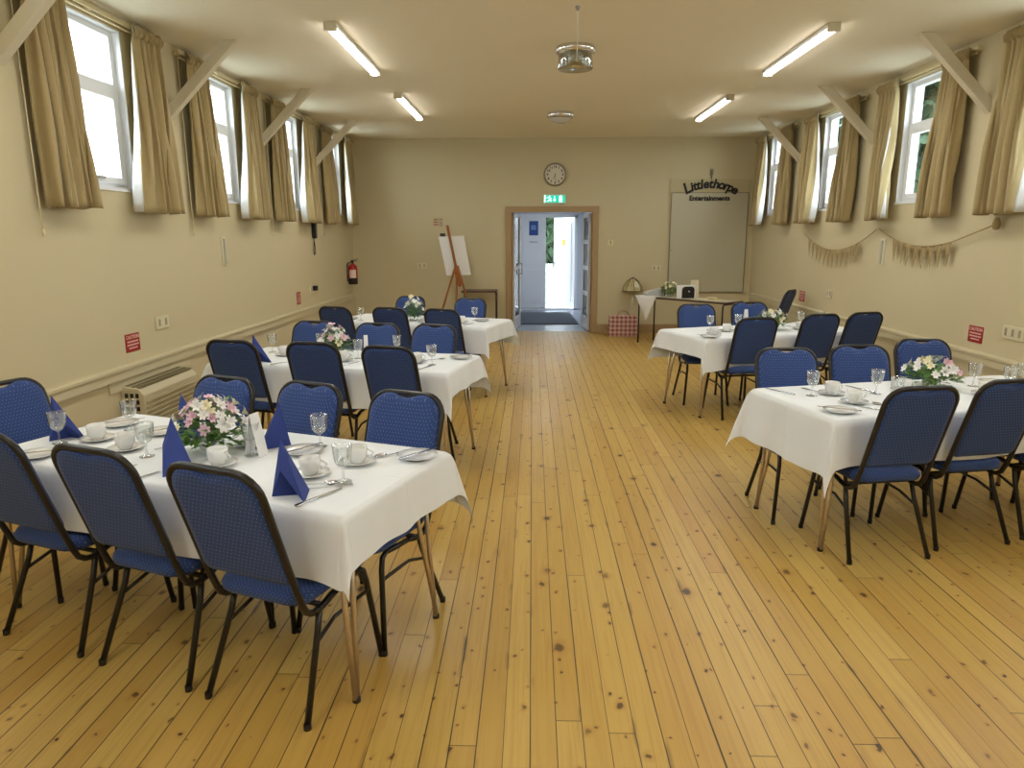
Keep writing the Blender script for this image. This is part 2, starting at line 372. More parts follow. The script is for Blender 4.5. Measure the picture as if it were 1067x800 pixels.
# dado rails (boxed, with a moulded top) and skirting
for side, xw, nm in ((-1, XL, 'left'), (1, XR, 'right')):
    prof = [(0, .60), (.035, .605), (.035, .665), (.048, .672), (.048, .690), (.03, .70), (0, .70)]
    mb = MB().prism([(xw-side*a, z) for a, z in prof], YF, YB-(.35 if side < 0 else .15), plane='xz')
    struct('trim_'+('1' if side < 0 else '2'), mb, M_dado)
    mb = MB().prism([(xw, 0), (xw-side*.018, 0), (xw-side*.018, .12), (xw-side*.008, .14), (xw, .14)], YF, YB, plane='xz')
    struct('baseboard_'+nm, mb, M_dado)
mb = MB()
for a, b_ in ((XL+.02, DX0-.08), (DX1+.10, XR-.02)): mb.b2((a, YB-.02, 0), (b_, YB, .135)); mb.b2((a, YB-.012, .135), (b_, YB, .15))
struct('baseboard_back', mb, M_tan)
# door frame
mb = MB()
mb.b2((DX0-.085, YB-.025, 0), (DX0+.012, YB+.22, DZ+.06)); mb.b2((DX1-.012, YB-.025, 0), (DX1+.085, YB+.22, DZ+.06)); mb.b2((DX0-.085, YB-.027, DZ-.02), (DX1+.085, YB+.222, DZ+.075))
mb.b2((DX0+.012, YB+.05, 0), (DX0+.03, YB+.09, DZ-.02)); mb.b2((DX1-.03, YB+.05, 0), (DX1-.012, YB+.09, DZ-.02))
struct('door_1', mb, M_tan, bevel=.004)
def hall_leaf(name, x0, y0, x1, y1, n):
    d = Vector((x1-x0, y1-y0, 0)); w = d.length; a = math.atan2(d.y, d.x)
    t = MB(); t.b2((0, -.022, .01), (.1, .022, DZ-.03)); t.b2((w-.1, -.022, .01), (w, .022, DZ-.03))
    zs = [.01, .3] ; t.b2((.1, -.022, .01), (w-.1, .022, .22))
    ph = (DZ-.03-.22)/n
    for k in range(n): z = .22+ph*(k+1); t.b2((.1, -.022, z-.07), (w-.1, .022, z))
    o = t.obj(name, M_white); o.location = (x0, y0, 0); o.rotation_euler = (0, 0, a); o['kind'] = 'structure'
    for k in range(n):
        z = .22+ph*k; MB().b2((.1, -.004, z), (w-.1, .004, z+ph-.07)).obj('door_glass', mat('dark_door_glass', (.03, .035, .04), .08), o)
    h = MB(); h.tube([(w-.06, -.05, .95), (w-.06, -.05, 1.15)], .012); h.box((w-.06, -.035, .96), (.02, .04, .02)); h.box((w-.06, -.035, 1.14), (.02, .04, .02)); h.obj('door_handle', M_chrome, o)
hall_leaf('door_2', DX0+.03, YB+.24, -.23, YB+.95, 2)
hall_leaf('door_3', DX1-.03, YB+.24, .93, YB+.95, 4)
# vestibule beyond the double door
VX0, VX1, VY0, VY1, VZ = -1.0, 1.14, YB+.2, 16.0, 2.5
struct('floor_vestibule', MB().b2((VX0, YB+.2, -.1), (VX1, VY1+.1, .0)), M_vfloor)
struct('ceiling_vestibule', MB().b2((VX0, YB+.2, VZ), (VX1, VY1+.15, VZ+.1)), M_vest)
struct('wall_vestibule_left', MB().b2((VX0-.12, YB+.2, 0), (VX0, VY1+.15, VZ)), M_vest)
struct('wall_vestibule_right', MB().b2((VX1, YB+.2, 0), (VX1+.12, VY1+.15, VZ)), M_vest)
mb = MB(); mb.b2((VX0, VY1, 0), (-.36, VY1+.12, VZ)); mb.b2((-.36, VY1, 2.08), (1.0, VY1+.12, VZ)); mb.b2((1.0, VY1, 0), (VX1, VY1+.12, VZ))
struct('wall_vestibule_back', mb, M_vest)
# entrance door set: closed leaf, frame, open leaf
mb = MB(); mb.b2((-.36, VY1-.02, 0), (-.30, VY1+.13, 2.08)); mb.b2((.94, VY1-.02, 0), (1.0, VY1+.13, 2.08)); mb.b2((-.36, VY1-.02, 2.03), (1.0, VY1+.13, 2.1)); mb.b2((-.36, VY1-.02, 0), (1.0, VY1+.13, .03))
struct('door_4', mb, M_white)
cl = MB(); cl.b2((-.30, VY1, .04), (.30, VY1+.06, 2.03)); cl.b2((-.22, VY1-.012, .16), (.22, VY1, .9)); cl.b2((-.22, VY1-.012, 1.0), (.22, VY1, 1.92))
o = struct('door_5', cl, M_white, bevel=.006); MB().b2((-.30, VY1-.004, .005), (.30, VY1+.0, .04)).obj('threshold_seal', M_black, o)
op = MB(); op.b2((-.62, 0, .04), (0, .05, 2.03)); op.b2((-.54, -.012, .16), (-.08, 0, 1.92))
o = struct('door_6', op, M_white, bevel=.006); o.location = (.94, VY1+.12, 0); o.rotation_euler = (0, 0, R(-44))
MB().b2((-.36, -.016, 1.42), (-.26, -.012, 1.55)).obj('yellow_sticker', mat('yellow_paper', srgb('#D8BE5C'), .6), o)
h = MB(); h.tube([(-.56, -.05, .95), (-.56, -.05, 1.10)], .012); h.box((-.56, -.03, 1.02), (.03, .05, .03)); h.obj('door_handle', M_grey, o)
p = empty('notice', (.03, VY1-.016, 1.80), 0, 'blue printed notice on the white entrance door panel', 'notice')
MB().b2((-.10, -.004, -.155), (.10, 0, .155)).obj('sheet', M_blue, p)
mb = MB()
for i, (wd, z) in enumerate(((.10, .05), (.12, .015), (.11, -.02))): mb.b2((-wd/2-.005, -.006, z-.009), (wd/2-.005, -.004, z+.009))
mb.obj('lettering', mat('pale_blue_ink', srgb('#8FB2E6'), .5), p)
p = empty('notice', (.03, VY1-.014, 1.50), 0, 'small white slip under the blue notice on the entrance door', 'notice')
MB().b2((-.09, -.003, -.02), (.09, 0, .02)).obj('sheet', mat('offwhite_slip', (.55, .57, .6), .6), p)
o = MB().prism([(-.33, 15.3), (.82, 15.3), (.88, 13.25), (-.20, 13.25)], .001, .016, plane='xy').obj('doormat', M_mat)
tag(o, 'large dark grey entrance mat on the vestibule floor beyond the double door', 'doormat')
r = empty('ceiling_light', (.2, 14.2, VZ), 0, 'flush ceiling light in the vestibule above the doormat', 'ceiling light')
MB().lathe([(.001, 0), (.17, 0), (.17, -.02), (.001, -.02)], seg=24).obj('base', M_white, r); MB().lathe([(.16, -.02), (.15, -.05), (.08, -.075), (.001, -.08)], seg=24).obj('dome', M_tubeglow, r)
l = bpy.data.lights.new('dome_lamp', 'AREA'); l.shape = 'DISK'; l.size = .3; l.energy = 13; l.color = (.86, .93, 1)
lo = bpy.data.objects.new('dome_lamp', l); COL.objects.link(lo); lo.parent = r; lo.location = (0, 0, -.09)
# exterior: ground, garden hedge and fence, brick house
struct('ground', MB().b2((-40, -25, -.25), (40, 60, -.12)), M_grass)

# ------------------------------------------------------------ windows, rails, curtains
def window(side, y, n):
    z0, z1 = WZ[side]; xw = XL if side < 0 else XR; xg = xw+side*.055
    t = MB(); w = WW/2
    def bar(ya, yb, za, zb, d=.06, off=0): t.b2((xg-side*off, ya, za), (xg+side*d, yb, zb))
    bar(y-w+.01, y-w+.06, z0+.01, z1-.01); bar(y+w-.06, y+w-.01, z0+.01, z1-.01); bar(y-w+.06, y+w-.06, z0+.01, z0+.05); bar(y-w+.06, y+w-.06, z1-.05, z1-.01)
    zt = z0+(z1-z0)*.64
    bar(y-w+.06, y+w-.06, zt-.03, zt+.03)
    # white lining boards of the reveal
    t.b2((xw, y+w-.012, z0), (xw+side*.16, y+w+.0, z1)); t.b2((xw, y-w, z0), (xw+side*.16, y-w+.012, z1)); t.b2((xw-side*.012, y-w, z0-.005), (xw+side*.16, y+w, z0+.018)); t.b2((xw, y-w, z1-.012), (xw+side*.16, y+w, z1))
    o = struct('window_%d' % n, t, M_white)
    s = MB(); a, b_ = y-w+.06, y+w-.06
    for ya, yb, za, zb in ((a, a+.045, z0+.095, zt-.075), (b_-.045, b_, z0+.095, zt-.075), (a, b_, z0+.05, z0+.095), (a, b_, zt-.075, zt-.03)): s.b2((xg-side*.015, ya, za), (xg+side*.045, yb, zb))
    s.obj('casement', M_white, o)
    h = MB(); h.box((xg-side*.03, y, z0+.085), (.02, .10, .02)); h.obj('window_handle', M_grey, o)
    MB().b2((xg+side*.02, a, z0+.05), (xg+side*.028, b_, zt-.03)).obj('pane', M_pane, o)
    MB().b2((xg+side*.02, a, zt+.03), (xg+side*.028, b_, z1-.05)).obj('pane', M_pane, o)
n = 0
for side in (-1, 1):
    for y in WY: n += 1; window(side, y, n)

def curtain(side, ya, yb, yc, yd, ztop, zbot, seed, lining, label, lean=0):
    """ya..yb extent at the heading, yc..yd at the hem; lining: None or the world y edge (0 = near edge) that turns back"""
    xw = XL if side < 0 else XR; rnd = random.Random(seed); inw = -side
    y0 = (ya+yb)/2; root = empty('curtain', (xw+inw*.02, y0, zbot), 0, label, 'curtain', 'gathered curtains at the high windows')
    H = ztop-zbot; nf = 4.4+rnd.random()*1.6; ph = rnd.random()*6; ph2 = rnd.random()*6
    def fold(t, s):
        hd = max(0, 1-s/.07)
        amp = .012+.034*min(1, s*1.6)+.004*math.sin(5*t+ph2)
        a = amp*math.sin(2*PI*(nf*t+.22*math.sin(2.2*s+ph2+5*t))+ph)+.35*amp*math.sin(2*PI*nf*1.7*t+ph2+1.2*s)
        a += .008*hd*math.sin(2*PI*14*t)+.018*math.exp(-((s-.045)/.02)**2)
        return a
    def P(t, s, th=0):
        k = s**.8; a = ya+(yc-ya)*k; b_ = yb+(yd-yb)*k
        y = a+(b_-a)*t+.012*math.sin(2*PI*nf*t*2+ph)*min(1, s*3)
        off = .075+.02*s
        if lining is not None:
            e = (1-t) if lining == 0 else t
            off += (.075*s)*max(0, e)**1.5
        z = H-(H)*s+(.010*math.sin(2*PI*9*t+ph) if s == 0 else 0)+(.006*math.sin(2*PI*nf*t+ph) if s == 1 else 0)
        return (inw*(off+fold(t, s)), y-y0, z)
    MB().grid(lambda t, s: P(t, s), 70, 26).obj('drape', M_curt, root, solid=.006, fixn=False)
    def PH(t, s):
        p = P(t, .005+.065*s); q = .014*math.sin(PI*s)+.004
        return (p[0]+inw*(q+.006*math.sin(2*PI*16*t)), p[1], p[2]+.008)
    MB().grid(PH, 90, 4).obj('heading_tape', M_curt, root, solid=.005, fixn=False)
    if lining is not None:
        def PL(t, s):
            e = P(0 if lining == 0 else 1, s); w = .015+.075*min(1, max(0, (s-.08)*1.25))
            return (e[0]-inw*w*t, e[1]+(.02 if lining == 0 else -.02)*t+.006*math.sin(9*s+3*t), e[2]+.004)
        MB().grid(PL, 4, 20).obj('lining', M_lin, root, solid=.003, fixn=False)
    return root
def side_curtains(side):
    nm = 'left' if side < 0 else 'right'
    ordn = {5.10: 'nearest', 7.07: 'second', 9.04: 'third', 11.05: 'farthest'}
    for i, y in enumerate(WY[3:]):
        wn = {3.12: 'window beside the camera', 5.10: 'nearest window', 7.07: 'second window', 9.04: 'third window', 11.05: 'farthest window'}[y]
        if side > 0 and y == 5.10: wn = 'nearest window'
        zt, zb = (3.15, 1.81) if side < 0 else (3.13, 1.79)
        if y > 4:
            if not (side > 0 and y == 5.10):
                curtain(side, y-.75, y-.39, y-.74, y-(.36 if y < 6 else .29), zt, zb, i*7+side, None, 'beige curtain on the near side of the %s, %s wall' % (wn, nm))
            curtain(side, y+.40, y+.76, y+.24, y+.80, zt, zb, i*11+3+side, 0, 'beige curtain with pale lining edge, beyond the %s, %s wall' % (wn, nm))
            xw = XL if side < 0 else XR
            r = empty('curtain_rail', (xw, y, zt-.02), 0, 'white double curtain rail over the %s in the %s wall' % (wn, nm), 'curtain rail', 'curtain rails over the high windows')
            t = MB(); t.box((-side*.045, 0, .015), (.02, 1.6, .022)); t.box((-side*.045, 0, -.022), (.012, 1.55, .012))
            t.obj('track', M_cream, r)
            b = MB(); 
            for q in (-.75, 0, .75): b.box((-side*.02, q, .015), (.04, .025, .03))
            b.obj('bracket', M_cream, r)
            if side < 0:
                c = MB(); c.tube([(.03, -.765, 0), (.035, -.765, -1.33), (.035, -.76, -1.46)], .0035, 5); c.lathe([(.001, .02), (.008, .012), (.008, -.02), (.001, -.03)], (.035, -.76, -1.47), 8); c.obj('pull_cord', M_cream, r)
side_curtains(-1); side_curtains(1)

# diagonal roof braces
for side, ys in ((-1, (4.22, 6.16, 8.15, 10.22)), (1, (6.13, 8.12, 10.20))):
    xw = XL if side < 0 else XR
    for y, nn in zip(ys, ('nearest', 'second', 'third', 'farthest') if side < 0 else ('nearest', 'second', 'farthest')):
        dx, dz = .50, .52; L_ = math.hypot(dx, dz)
        out = [(0, -dz-.09), (0, -dz+.02), (-side*dx, 0), (-side*(dx+.12), 0)]
        o = MB().prism([(a, b) for a, b in out], -.035, .035).obj('roof_brace', M_brace, None, bevel=.004); o.location = (xw, y, ZC)
        tag(o, 'cream painted diagonal timber brace, %s along the %s wall' % (nn, 'left' if side < 0 else 'right'), 'brace', 'roof braces along the side walls')

# ------------------------------------------------------------ ceiling lights
def batten():
    r = empty('ceiling_light', cat='ceiling light')
    t = MB(); t.b2((-.042, -.77, -.030), (.042, .77, 0)); t.obj('housing', M_white, r, bevel=.004)
    for s in (-1, 1): MB().b2((-.048, s*.785, -.062), (.048, s*.755, -.0)).obj('end_cap', mat('endcap', srgb('#CFC7AE'), .4), r, bevel=.004)
    t = MB().prism([(-.032, -.030), (.032, -.030), (.031, -.050), (.018, -.060), (-.018, -.060), (-.031, -.050)], -.755, .755); t.obj('diffuser', M_tubeglow, r)
    l = bpy.data.lights.new('tube_lamp', 'AREA'); l.shape = 'RECTANGLE'; l.size = .08; l.size_y = 1.45; l.energy = LAMP_W; l.color = LAMP_COL
    lo = bpy.data.objects.new('tube_lamp', l); COL.objects.link(lo); lo.parent = r; lo.location = (0, 0, -.070)
    return r
bat = Proto(batten)
for x, y, lb in ((-1.52, 6.45, 'lit tube ceiling light, nearer one over the left tables'), (-1.51, 9.12, 'lit tube ceiling light, farther one on the left of the ceiling'),
                 (2.27, 6.60, 'lit tube ceiling light, nearer one over the right tables'), (2.24, 9.36, 'lit tube ceiling light, farther one on the right of the ceiling'),
                 (-1.53, 3.75, 'lit tube ceiling light overhead, left of the camera'), (2.28, 3.8, 'lit tube ceiling light overhead, right of the camera'),
                 (-1.53, .9, 'lit tube ceiling light behind the camera, left row'), (2.28, .9, 'lit tube ceiling light behind the camera, right row'), (-1.53, -2, 'lit tube ceiling light at the rear, left row'), (2.28, -2, 'lit tube ceiling light at the rear, right row')):
    bat((x, y, ZC), 0, lb, 'tube lights on the ceiling')
r = empty('ceiling_light', (.36, 6.47, ZC), 0, 'unlit round chrome ceiling light with a hanging clear glass drum', 'ceiling light')
MB().lathe([(.001, -.0), (.165, 0), (.175, -.02), (.165, -.05), (.13, -.062), (.125, -.03), (.001, -.03)], seg=32).obj('chrome_ring', M_chrome, r)
MB().lathe([(.145, -.055), (.150, -.17), (.146, -.175), (.140, -.17), (.136, -.055)], seg=32).obj('glass_drum', glassmat('frosted_drum', (.80, .80, .74), .25), r)
MB().lathe([(.001, -.176), (.146, -.176), (.15, -.170)], seg=32).obj('drum_base', glassmat('drum_base_glass', (.75, .75, .7), .25), r)
MB().lathe([(.001, -.03), (.05, -.04), (.05, -.09), (.001, -.11)], seg=16).obj('lamp_bulb', M_paper, r)
r = empty('ceiling_light', (.36, 9.72, ZC), 0, 'unlit round chrome ceiling light with a shallow glass dome, farther from the camera', 'ceiling light')
MB().lathe([(.001, 0), (.165, 0), (.178, -.02), (.178, -.055), (.150, -.075), (.14, -.03), (.001, -.03)], seg=32).obj('chrome_ring', M_chrome, r)
MB().lathe([(.147, -.07), (.12, -.105), (.07, -.125), (.001, -.13)], seg=32).obj('glass_dome', mat('opal_glass', (.62, .60, .52), .15), r)
r = empty('cord_hook', (.31, 5.37, ZC), 0, 'thin cord hanging from a small hook in the ceiling', 'cord')
MB().lathe([(.001, 0), (.018, 0), (.018, -.012), (.006, -.03), (.001, -.032)], seg=12).obj('hook', M_grey, r)
t = MB(); t.tube([(0, 0, -.03), (.004, 0, -.2), (-.002, 0, -.36)], .0025, 5)
t.lathe([(.001, .012), (.006, 0), (.001, -.012)], (.003, 0, -.12), 8); t.obj('cord', M_paper, r)

# ------------------------------------------------------------ chair
def seat_pad():
    rings = []; W0, D0 = .385, .43
    for inset, z in ((.030, .405), (.006, .412), (0, .425), (.0, .440), (.010, .457), (.035, .467), (.09, .471)):
        rings.append([(a, b+.015, z) for a, b in rrect(W0-2*inset, D0-2*inset, max(.02, .075-inset*.5))])
    mb = MB(); n = len(rings[0]); vs = [p for r in rings for p in r]
    fs = [(i*n+k, i*n+(k+1) % n, (i+1)*n+(k+1) % n, (i+1)*n+k) for i in range(len(rings)-1) for k in range(n)]
    mb.add(vs, fs, 0, True); o = 0
    mb.f += [list(range(n)), [(len(rings)-1)*n+k for k in range(n)]]; mb.mi += [0, 0]; mb.sm += [False, True]
    return mb
TILT = R(18.0)
def backpt(x, w, t):   # w: height along the reclined back from (y=-.207,z=.475); t: thickness direction (+ = front)
    s, c = math.sin(TILT), math.cos(TILT)
    return (x, -.207-w*s+t*c, .475+w*c+t*s)
def back_outline(inset, dip=True):
    W_ = .362-2*inset; top = .475-inset; bot = .035+inset; r = .095-inset*.6; pts = []
    N = 6
    for k in range(N+1): a = R(90*k/N); pts.append((W_/2-r+r*math.cos(a), top-r+r*math.sin(a)))
    if dip:
        for k in range(-6, 7):
            x = -k*(W_/2-r)/6.6; pts.append((x, top-.0095*(1+math.cos(PI*k/6))))
    for k in range(N+1): a = R(90+90*k/N); pts.append((-W_/2+r+r*math.cos(a), top-r+r*math.sin(a)))
    rb = .03
    for k in range(4): a = R(180+90*k/3); pts.append((-W_/2+rb-.004+rb*math.cos(a), bot+rb+rb*math.sin(a)))
    for k in range(4): a = R(270+90*k/3); pts.append((W_/2-rb+.004+rb*math.cos(a), bot+rb+rb*math.sin(a)))
    return pts
def back_pad():
    lv = [(.03, -.014), (.008, -.012), (0, -.004), (0, .010), (.006, .022), (.02, .030), (.05, .034)]
    rings = [[backpt(x, w, t) for x, w in back_outline(i)] for i, t in lv]; n = len(rings[0]); mb = MB()
    mb.add([p for r in rings for p in r], [(i*n+k, i*n+(k+1) % n, (i+1)*n+(k+1) % n, (i+1)*n+k) for i in range(len(lv)-1) for k in range(n)], 0, True)
    mb.f += [list(range(n)), [(len(lv)-1)*n+k for k in range(n)]]; mb.mi += [0, 0]; mb.sm += [False, False]
    return mb
def make_chair():
    r = empty('stacking_chair', cat='chair')
    seat_pad().obj('seat', M_fab, r)
    back_pad().obj('backrest', M_fab, r)
    # back frame: tube round the back pad, sweeping down in a loop under the seat
    X = .187
    def loop(s):
        pts = [backpt(s*X, w, 0) for w in (.38, .25, .1, 0)]
        return pts+[(s*X, -.188, .425), (s*X, -.172, .392), (s*X, -.145, .372), (s*X, -.110, .366), (s*X, -.07, .374), (s*X, -.02, .388)]
    rc = .088
    top = [backpt(X-rc+rc*math.cos(R(a)), .478-rc+rc*math.sin(R(a)), 0) for a in range(0, 91, 15)]+[backpt(-X+rc+rc*math.cos(R(a)), .478-rc+rc*math.sin(R(a)), 0) for a in range(90, 181, 15)]
    MB().tube(loop(1)[::-1]+top[0:]+loop(-1), .0125, 8).obj('back_frame', M_tube, r)
    # seat rails with the cross members
    for s in (1, -1):
        MB().tube([(s*X, -.02, .388), (s*X, .06, .394), (s*X*.98, .14, .400)], .0115, 8).obj('seat_rail', M_tube, r)
    MB().tube([(-X, .06, .392), (X, .06, .392)], .010, 6).obj('cross_bar', M_tube, r)
    MB().tube([(-X, -.085, .374), (X, -.085, .374)], .010, 6).obj('cross_bar', M_tube, r)
    for s in (1, -1):
        l = MB().tube([(s*X*.98, .140, .402), (s*X*.985, .168, .385), (s*X, .180, .34), (s*.214, .222, .012)], .0118, 8).obj('leg', M_tube, r)
        MB().lathe([(.001, 0), (.0132, 0), (.0132, .020), (.0120, .023)], (s*.2143, .2235, 0), 10).obj('foot_cap', M_black, l)
        l = MB().tube([(s*X, -.10, .378), (s*.192, -.122, .30), (s*.219, -.238, .012)], .0118, 8).obj('leg', M_tube, r)
        MB().lathe([(.001, 0), (.0132, 0), (.0132, .020), (.0120, .023)], (s*.2195, -.2395, 0), 10).obj('foot_cap', M_black, l)
        MB().tube([(s*.195, -.140, .255), (s*.186, -.02, .293), (s*.192, .186, .300)], .0075, 6).obj('stretcher', M_tube, r)
    return r
chair = Proto(make_chair)
CH = [  # top-centre x, y, facing rotation, label tail, table
 (-2.03, 2.43, -20, 'leftmost near-side seat, back to the camera, front left table', 'L1'),
 (-1.50, 2.23, -20, 'middle near-side seat, back to the camera, front left table', 'L1'),
 (-1.00, 2.04, -21, 'right-hand near-side seat, back to the camera, front left table', 'L1'),
 (-2.60, 3.30, -112, 'at the far left end of the front left table, beside the wall', 'L1'),
 (-1.54, 3.46, 158, 'far side of the front left table, just behind the tall flowers', 'L1'),
 (-1.06, 3.32, 156, 'middle one facing the camera, far side of the front left table', 'L1'),
 (-.56, 3.13, 158, 'far side of the front left table, nearest the aisle', 'L1'),
 (-2.07, 4.72, -10, 'leftmost near-side seat, back to the camera, middle left table', 'L2'),
 (-1.48, 4.63, -10, 'middle near-side seat, back to the camera, middle left table', 'L2'),
 (-.94, 4.47, -16, 'right-hand near-side seat, back to the camera, middle left table', 'L2'),
 (-1.81, 5.83, 168, 'leftmost far-side seat facing the camera, middle left table', 'L2'),
 (-1.25, 5.70, 168, 'middle far-side seat facing the camera, middle left table', 'L2'),
 (-.77, 5.61, 162, 'right-hand far-side seat facing the camera, middle left table', 'L2'),
 (-2.00, 7.05, -20, 'leftmost near-side seat, back to the camera, rear left table', 'L3'),
 (-1.43, 6.98, -18, 'middle near-side seat, back to the camera, rear left table', 'L3'),
 (-.89, 6.84, -20, 'right-hand near-side seat, back to the camera, rear left table', 'L3'),
 (-1.42, 8.32, 160, 'left far-side seat behind the white flowers, rear left table', 'L3'),
 (-.69, 8.06, 162, 'right far-side seat nearest the doorway, rear left table', 'L3'),
 (1.85, 3.28, 10, 'left near-side seat, back to the camera, front right table', 'R1'),
 (2.38, 3.46, 12, 'middle near-side seat, back to the camera, front right table', 'R1'),
 (2.93, 3.62, 14, 'right near-side seat cut off by the photo edge, front right table', 'R1'),
 (1.60, 4.45, 181, 'left far-side seat facing the camera, front right table', 'R1'),
 (2.11, 4.58, 181, 'middle far-side seat facing the camera, front right table', 'R1'),
 (2.66, 4.86, 183, 'right far-side seat behind the flowers, front right table', 'R1'),
 (1.96, 6.14, 10, 'left near-side seat, back to the camera, rear right table', 'R2'),
 (2.63, 6.44, 14, 'middle near-side seat, back to the camera, rear right table', 'R2'),
 (3.10, 6.60, 16, 'right near-side seat, back to the camera, rear right table', 'R2'),
 (1.70, 7.38, 181, 'left far-side seat facing the camera, rear right table', 'R2'),
 (2.31, 7.60, 181, 'right far-side seat facing the camera, rear right table', 'R2'),
 (3.42, 9.42, 52, 'standing alone near the right wall, turned away behind the rear right table', 'R0'),
]
GN = {'L1': 'front left', 'L2': 'middle left', 'L3': 'rear left', 'R1': 'front right', 'R2': 'rear right'}
for x, y, a, lb, tb in CH:
    d = Vector((-math.sin(R(a)), math.cos(R(a))))
    chair((x+d.x*.36, y+d.y*.36, 0), R(a), 'blue stacking chair, '+lb, ('chairs around the %s table' % GN[tb]) if tb in GN else None)
for o in bpy.data.objects:
    if o.get('category') == 'chair' and o.get('group') is None: o['group'] = 'blue stacking chairs'

# ------------------------------------------------------------ tables and cloths
TL, TW, TZ = 1.83, .76, .730
def table(cx, cy, a, nm, corners, seed, over=(.19, .27)):
    r = empty('dining_table', (cx, cy, 0), R(a), 'rectangular table with brassy hairpin legs under the %s tablecloth' % nm, 'table', 'dining tables set in the hall')
    MB().prism(rrect(TL-.01, TW-.01, .02), TZ-.022, TZ-.004, plane='xy').obj('tabletop', M_wood, r)
    t = MB(); 
    for sy in (-1, 1): t.b2((-TL/2+.1, sy*.30-.012, TZ-.06), (TL/2-.1, sy*.30+.012, TZ-.022))
    for sx in (-1, 1): t.b2((sx*(TL/2-.12)-.012, -.30, TZ-.06), (sx*(TL/2-.12)+.012, .30, TZ-.022))
    t.obj('underframe', M_brass, r)
    for sx in (-1, 1):
        for sy in (-1, 1):
            fx, fy = sx*(TL/2-.02), sy*(TW/2-(.05 if sy < 0 else .10))
            l = MB().tube([(fx, fy+sy*.0+.006, .012), (fx-sx*.06, fy-sy*.10, TZ-.03)], .0105, 8)
            l.tube([(fx, fy-.006, .012), (fx-sx*.05, fy-sy*.0, TZ-.03)], .0105, 8); l = l.obj('leg', M_brass, r)
            MB().lathe([(.001, 0), (.015, 0), (.015, .016), (.009, .022)], (fx, fy, 0), 10).obj('rubber_foot', M_black, l)
    # cloth
    hx, hy = TL/2+.004, TW/2+.004; ox, oy = over; rnd = random.Random(seed); ph = [rnd.random()*6 for _ in range(8)]
    def axis(h, o):
        a = [-h-o+o*k/9 for k in range(9)]; b = [-h+2*h*k/24 for k in range(25)]; c = [h+o*(k+1)/9 for k in range(9)]; return a+b+c
    us, vs = axis(hx, ox), axis(hy, oy)
    def f(u, v):
        sx, sy = (1 if u > 0 else -1), (1 if v > 0 else -1)
        du, dv = max(abs(u)-hx, 0), max(abs(v)-hy, 0); bu = max(-hx, min(hx, u)); bv = max(-hy, min(hy, v))
        z = TZ+.003
        if du == 0 and dv == 0: return (u, v, z)
        r_ = math.hypot(du, dv); phi = math.atan2(dv, du)
        kx, ky, k = corners[(sx > 0)+2*(sy > 0)][:3]; r_ *= 1-(corners[(sx > 0)+2*(sy > 0)]+(0,))[3]*abs(math.sin(2*phi))
        o_ = k*math.sin(2*phi)**1.0
        s_ = bu*1. if dv > du else bv*1.
        fade = math.exp(-3*min(du, dv)/.1)
        rip = (.010*math.sin(s_*13+ph[0]+sy)+.006*math.sin(s_*27+ph[1]+sx))*(r_/.27)*fade
        flare = .012*(1-math.exp(-r_/.012))+.03*r_+rip
        # gentle flare of the hanging cloth towards the corners
        cd = (hx-abs(bu)) if dv > du else (hy-abs(bv)); flare += .02*(r_/.27)*math.exp(-cd/.10)
        hor = (math.cos(phi)*sx*flare+o_*r_*sx*kx, math.sin(phi)*sy*flare+o_*r_*sy*ky)
        rr = max(0, r_-.010)
        dz = rr*math.sqrt(max(.1, 1-min(.95, o_**2)))+.006*(1-math.exp(-r_/.006))
        dz *= 1-.03*math.sin(s_*5+ph[2])*fade
        return (bu+hor[0], bv+hor[1], z-dz)
    mb = MB(); nv = len(vs)
    mb.add([f(u, v) for u in us for v in vs], [(i*nv+j, (i+1)*nv+j, (i+1)*nv+j+1, i*nv+j+1) for i in range(len(us)-1) for j in range(nv-1)], 0, True)
    c = mb.obj('tablecloth', M_cloth); c.location = (cx, cy, 0); c.rotation_euler = (0, 0, R(a))
    md = c.modifiers.new('sub', 'SUBSURF'); md.levels = 1; md.render_levels = 1
    tag(c, 'white cloth draped over the %s table' % nm, 'tablecloth', 'white tablecloths')
def corner_to_center(x, y, a, sx, sy):   # given one tabletop corner
    c, s = math.cos(R(a)), math.sin(R(a)); lx, ly = sx*TL/2, sy*TW/2
    return x-(c*lx-s*ly), y-(s*lx+c*ly)
TAB = {}
D = (.7, .7, .3)
for key, (x, y, a, sx, nm, cr, ov) in {
    'L1': (-.62, 2.17, -20, 1, 'front left', [D, (.5, .6, .14, .14), D, (.8, .5, .20)], (.20, .26)),
    'L2': (-.57, 4.64, -12, 1, 'middle left', [D, (.4, .6, .16), D, (.8, .5, .22)], (.18, .28)),
    'L3': (-.47, 7.06, -18, 1, 'rear left', [D, (.6, .4, .20), D, (.8, .5, .24)], (.18, .28)),
    'R1': (1.52, 3.46, 14.5, -1, 'front right', [(.5, .5, .16), D, (.8, .4, .22), D], (.31, .26)),
    'R2': (1.54, 6.25, 21, -1, 'rear right', [(.5, .4, .18), D, (.8, .4, .24), D], (.18, .29))}.items():
    cx, cy = corner_to_center(x, y, a, sx, -1); TAB[key] = (cx, cy, a)
    table(cx, cy, a, nm, cr, len(key)*3+int(cx*10), ov)
TT = TZ+.0045

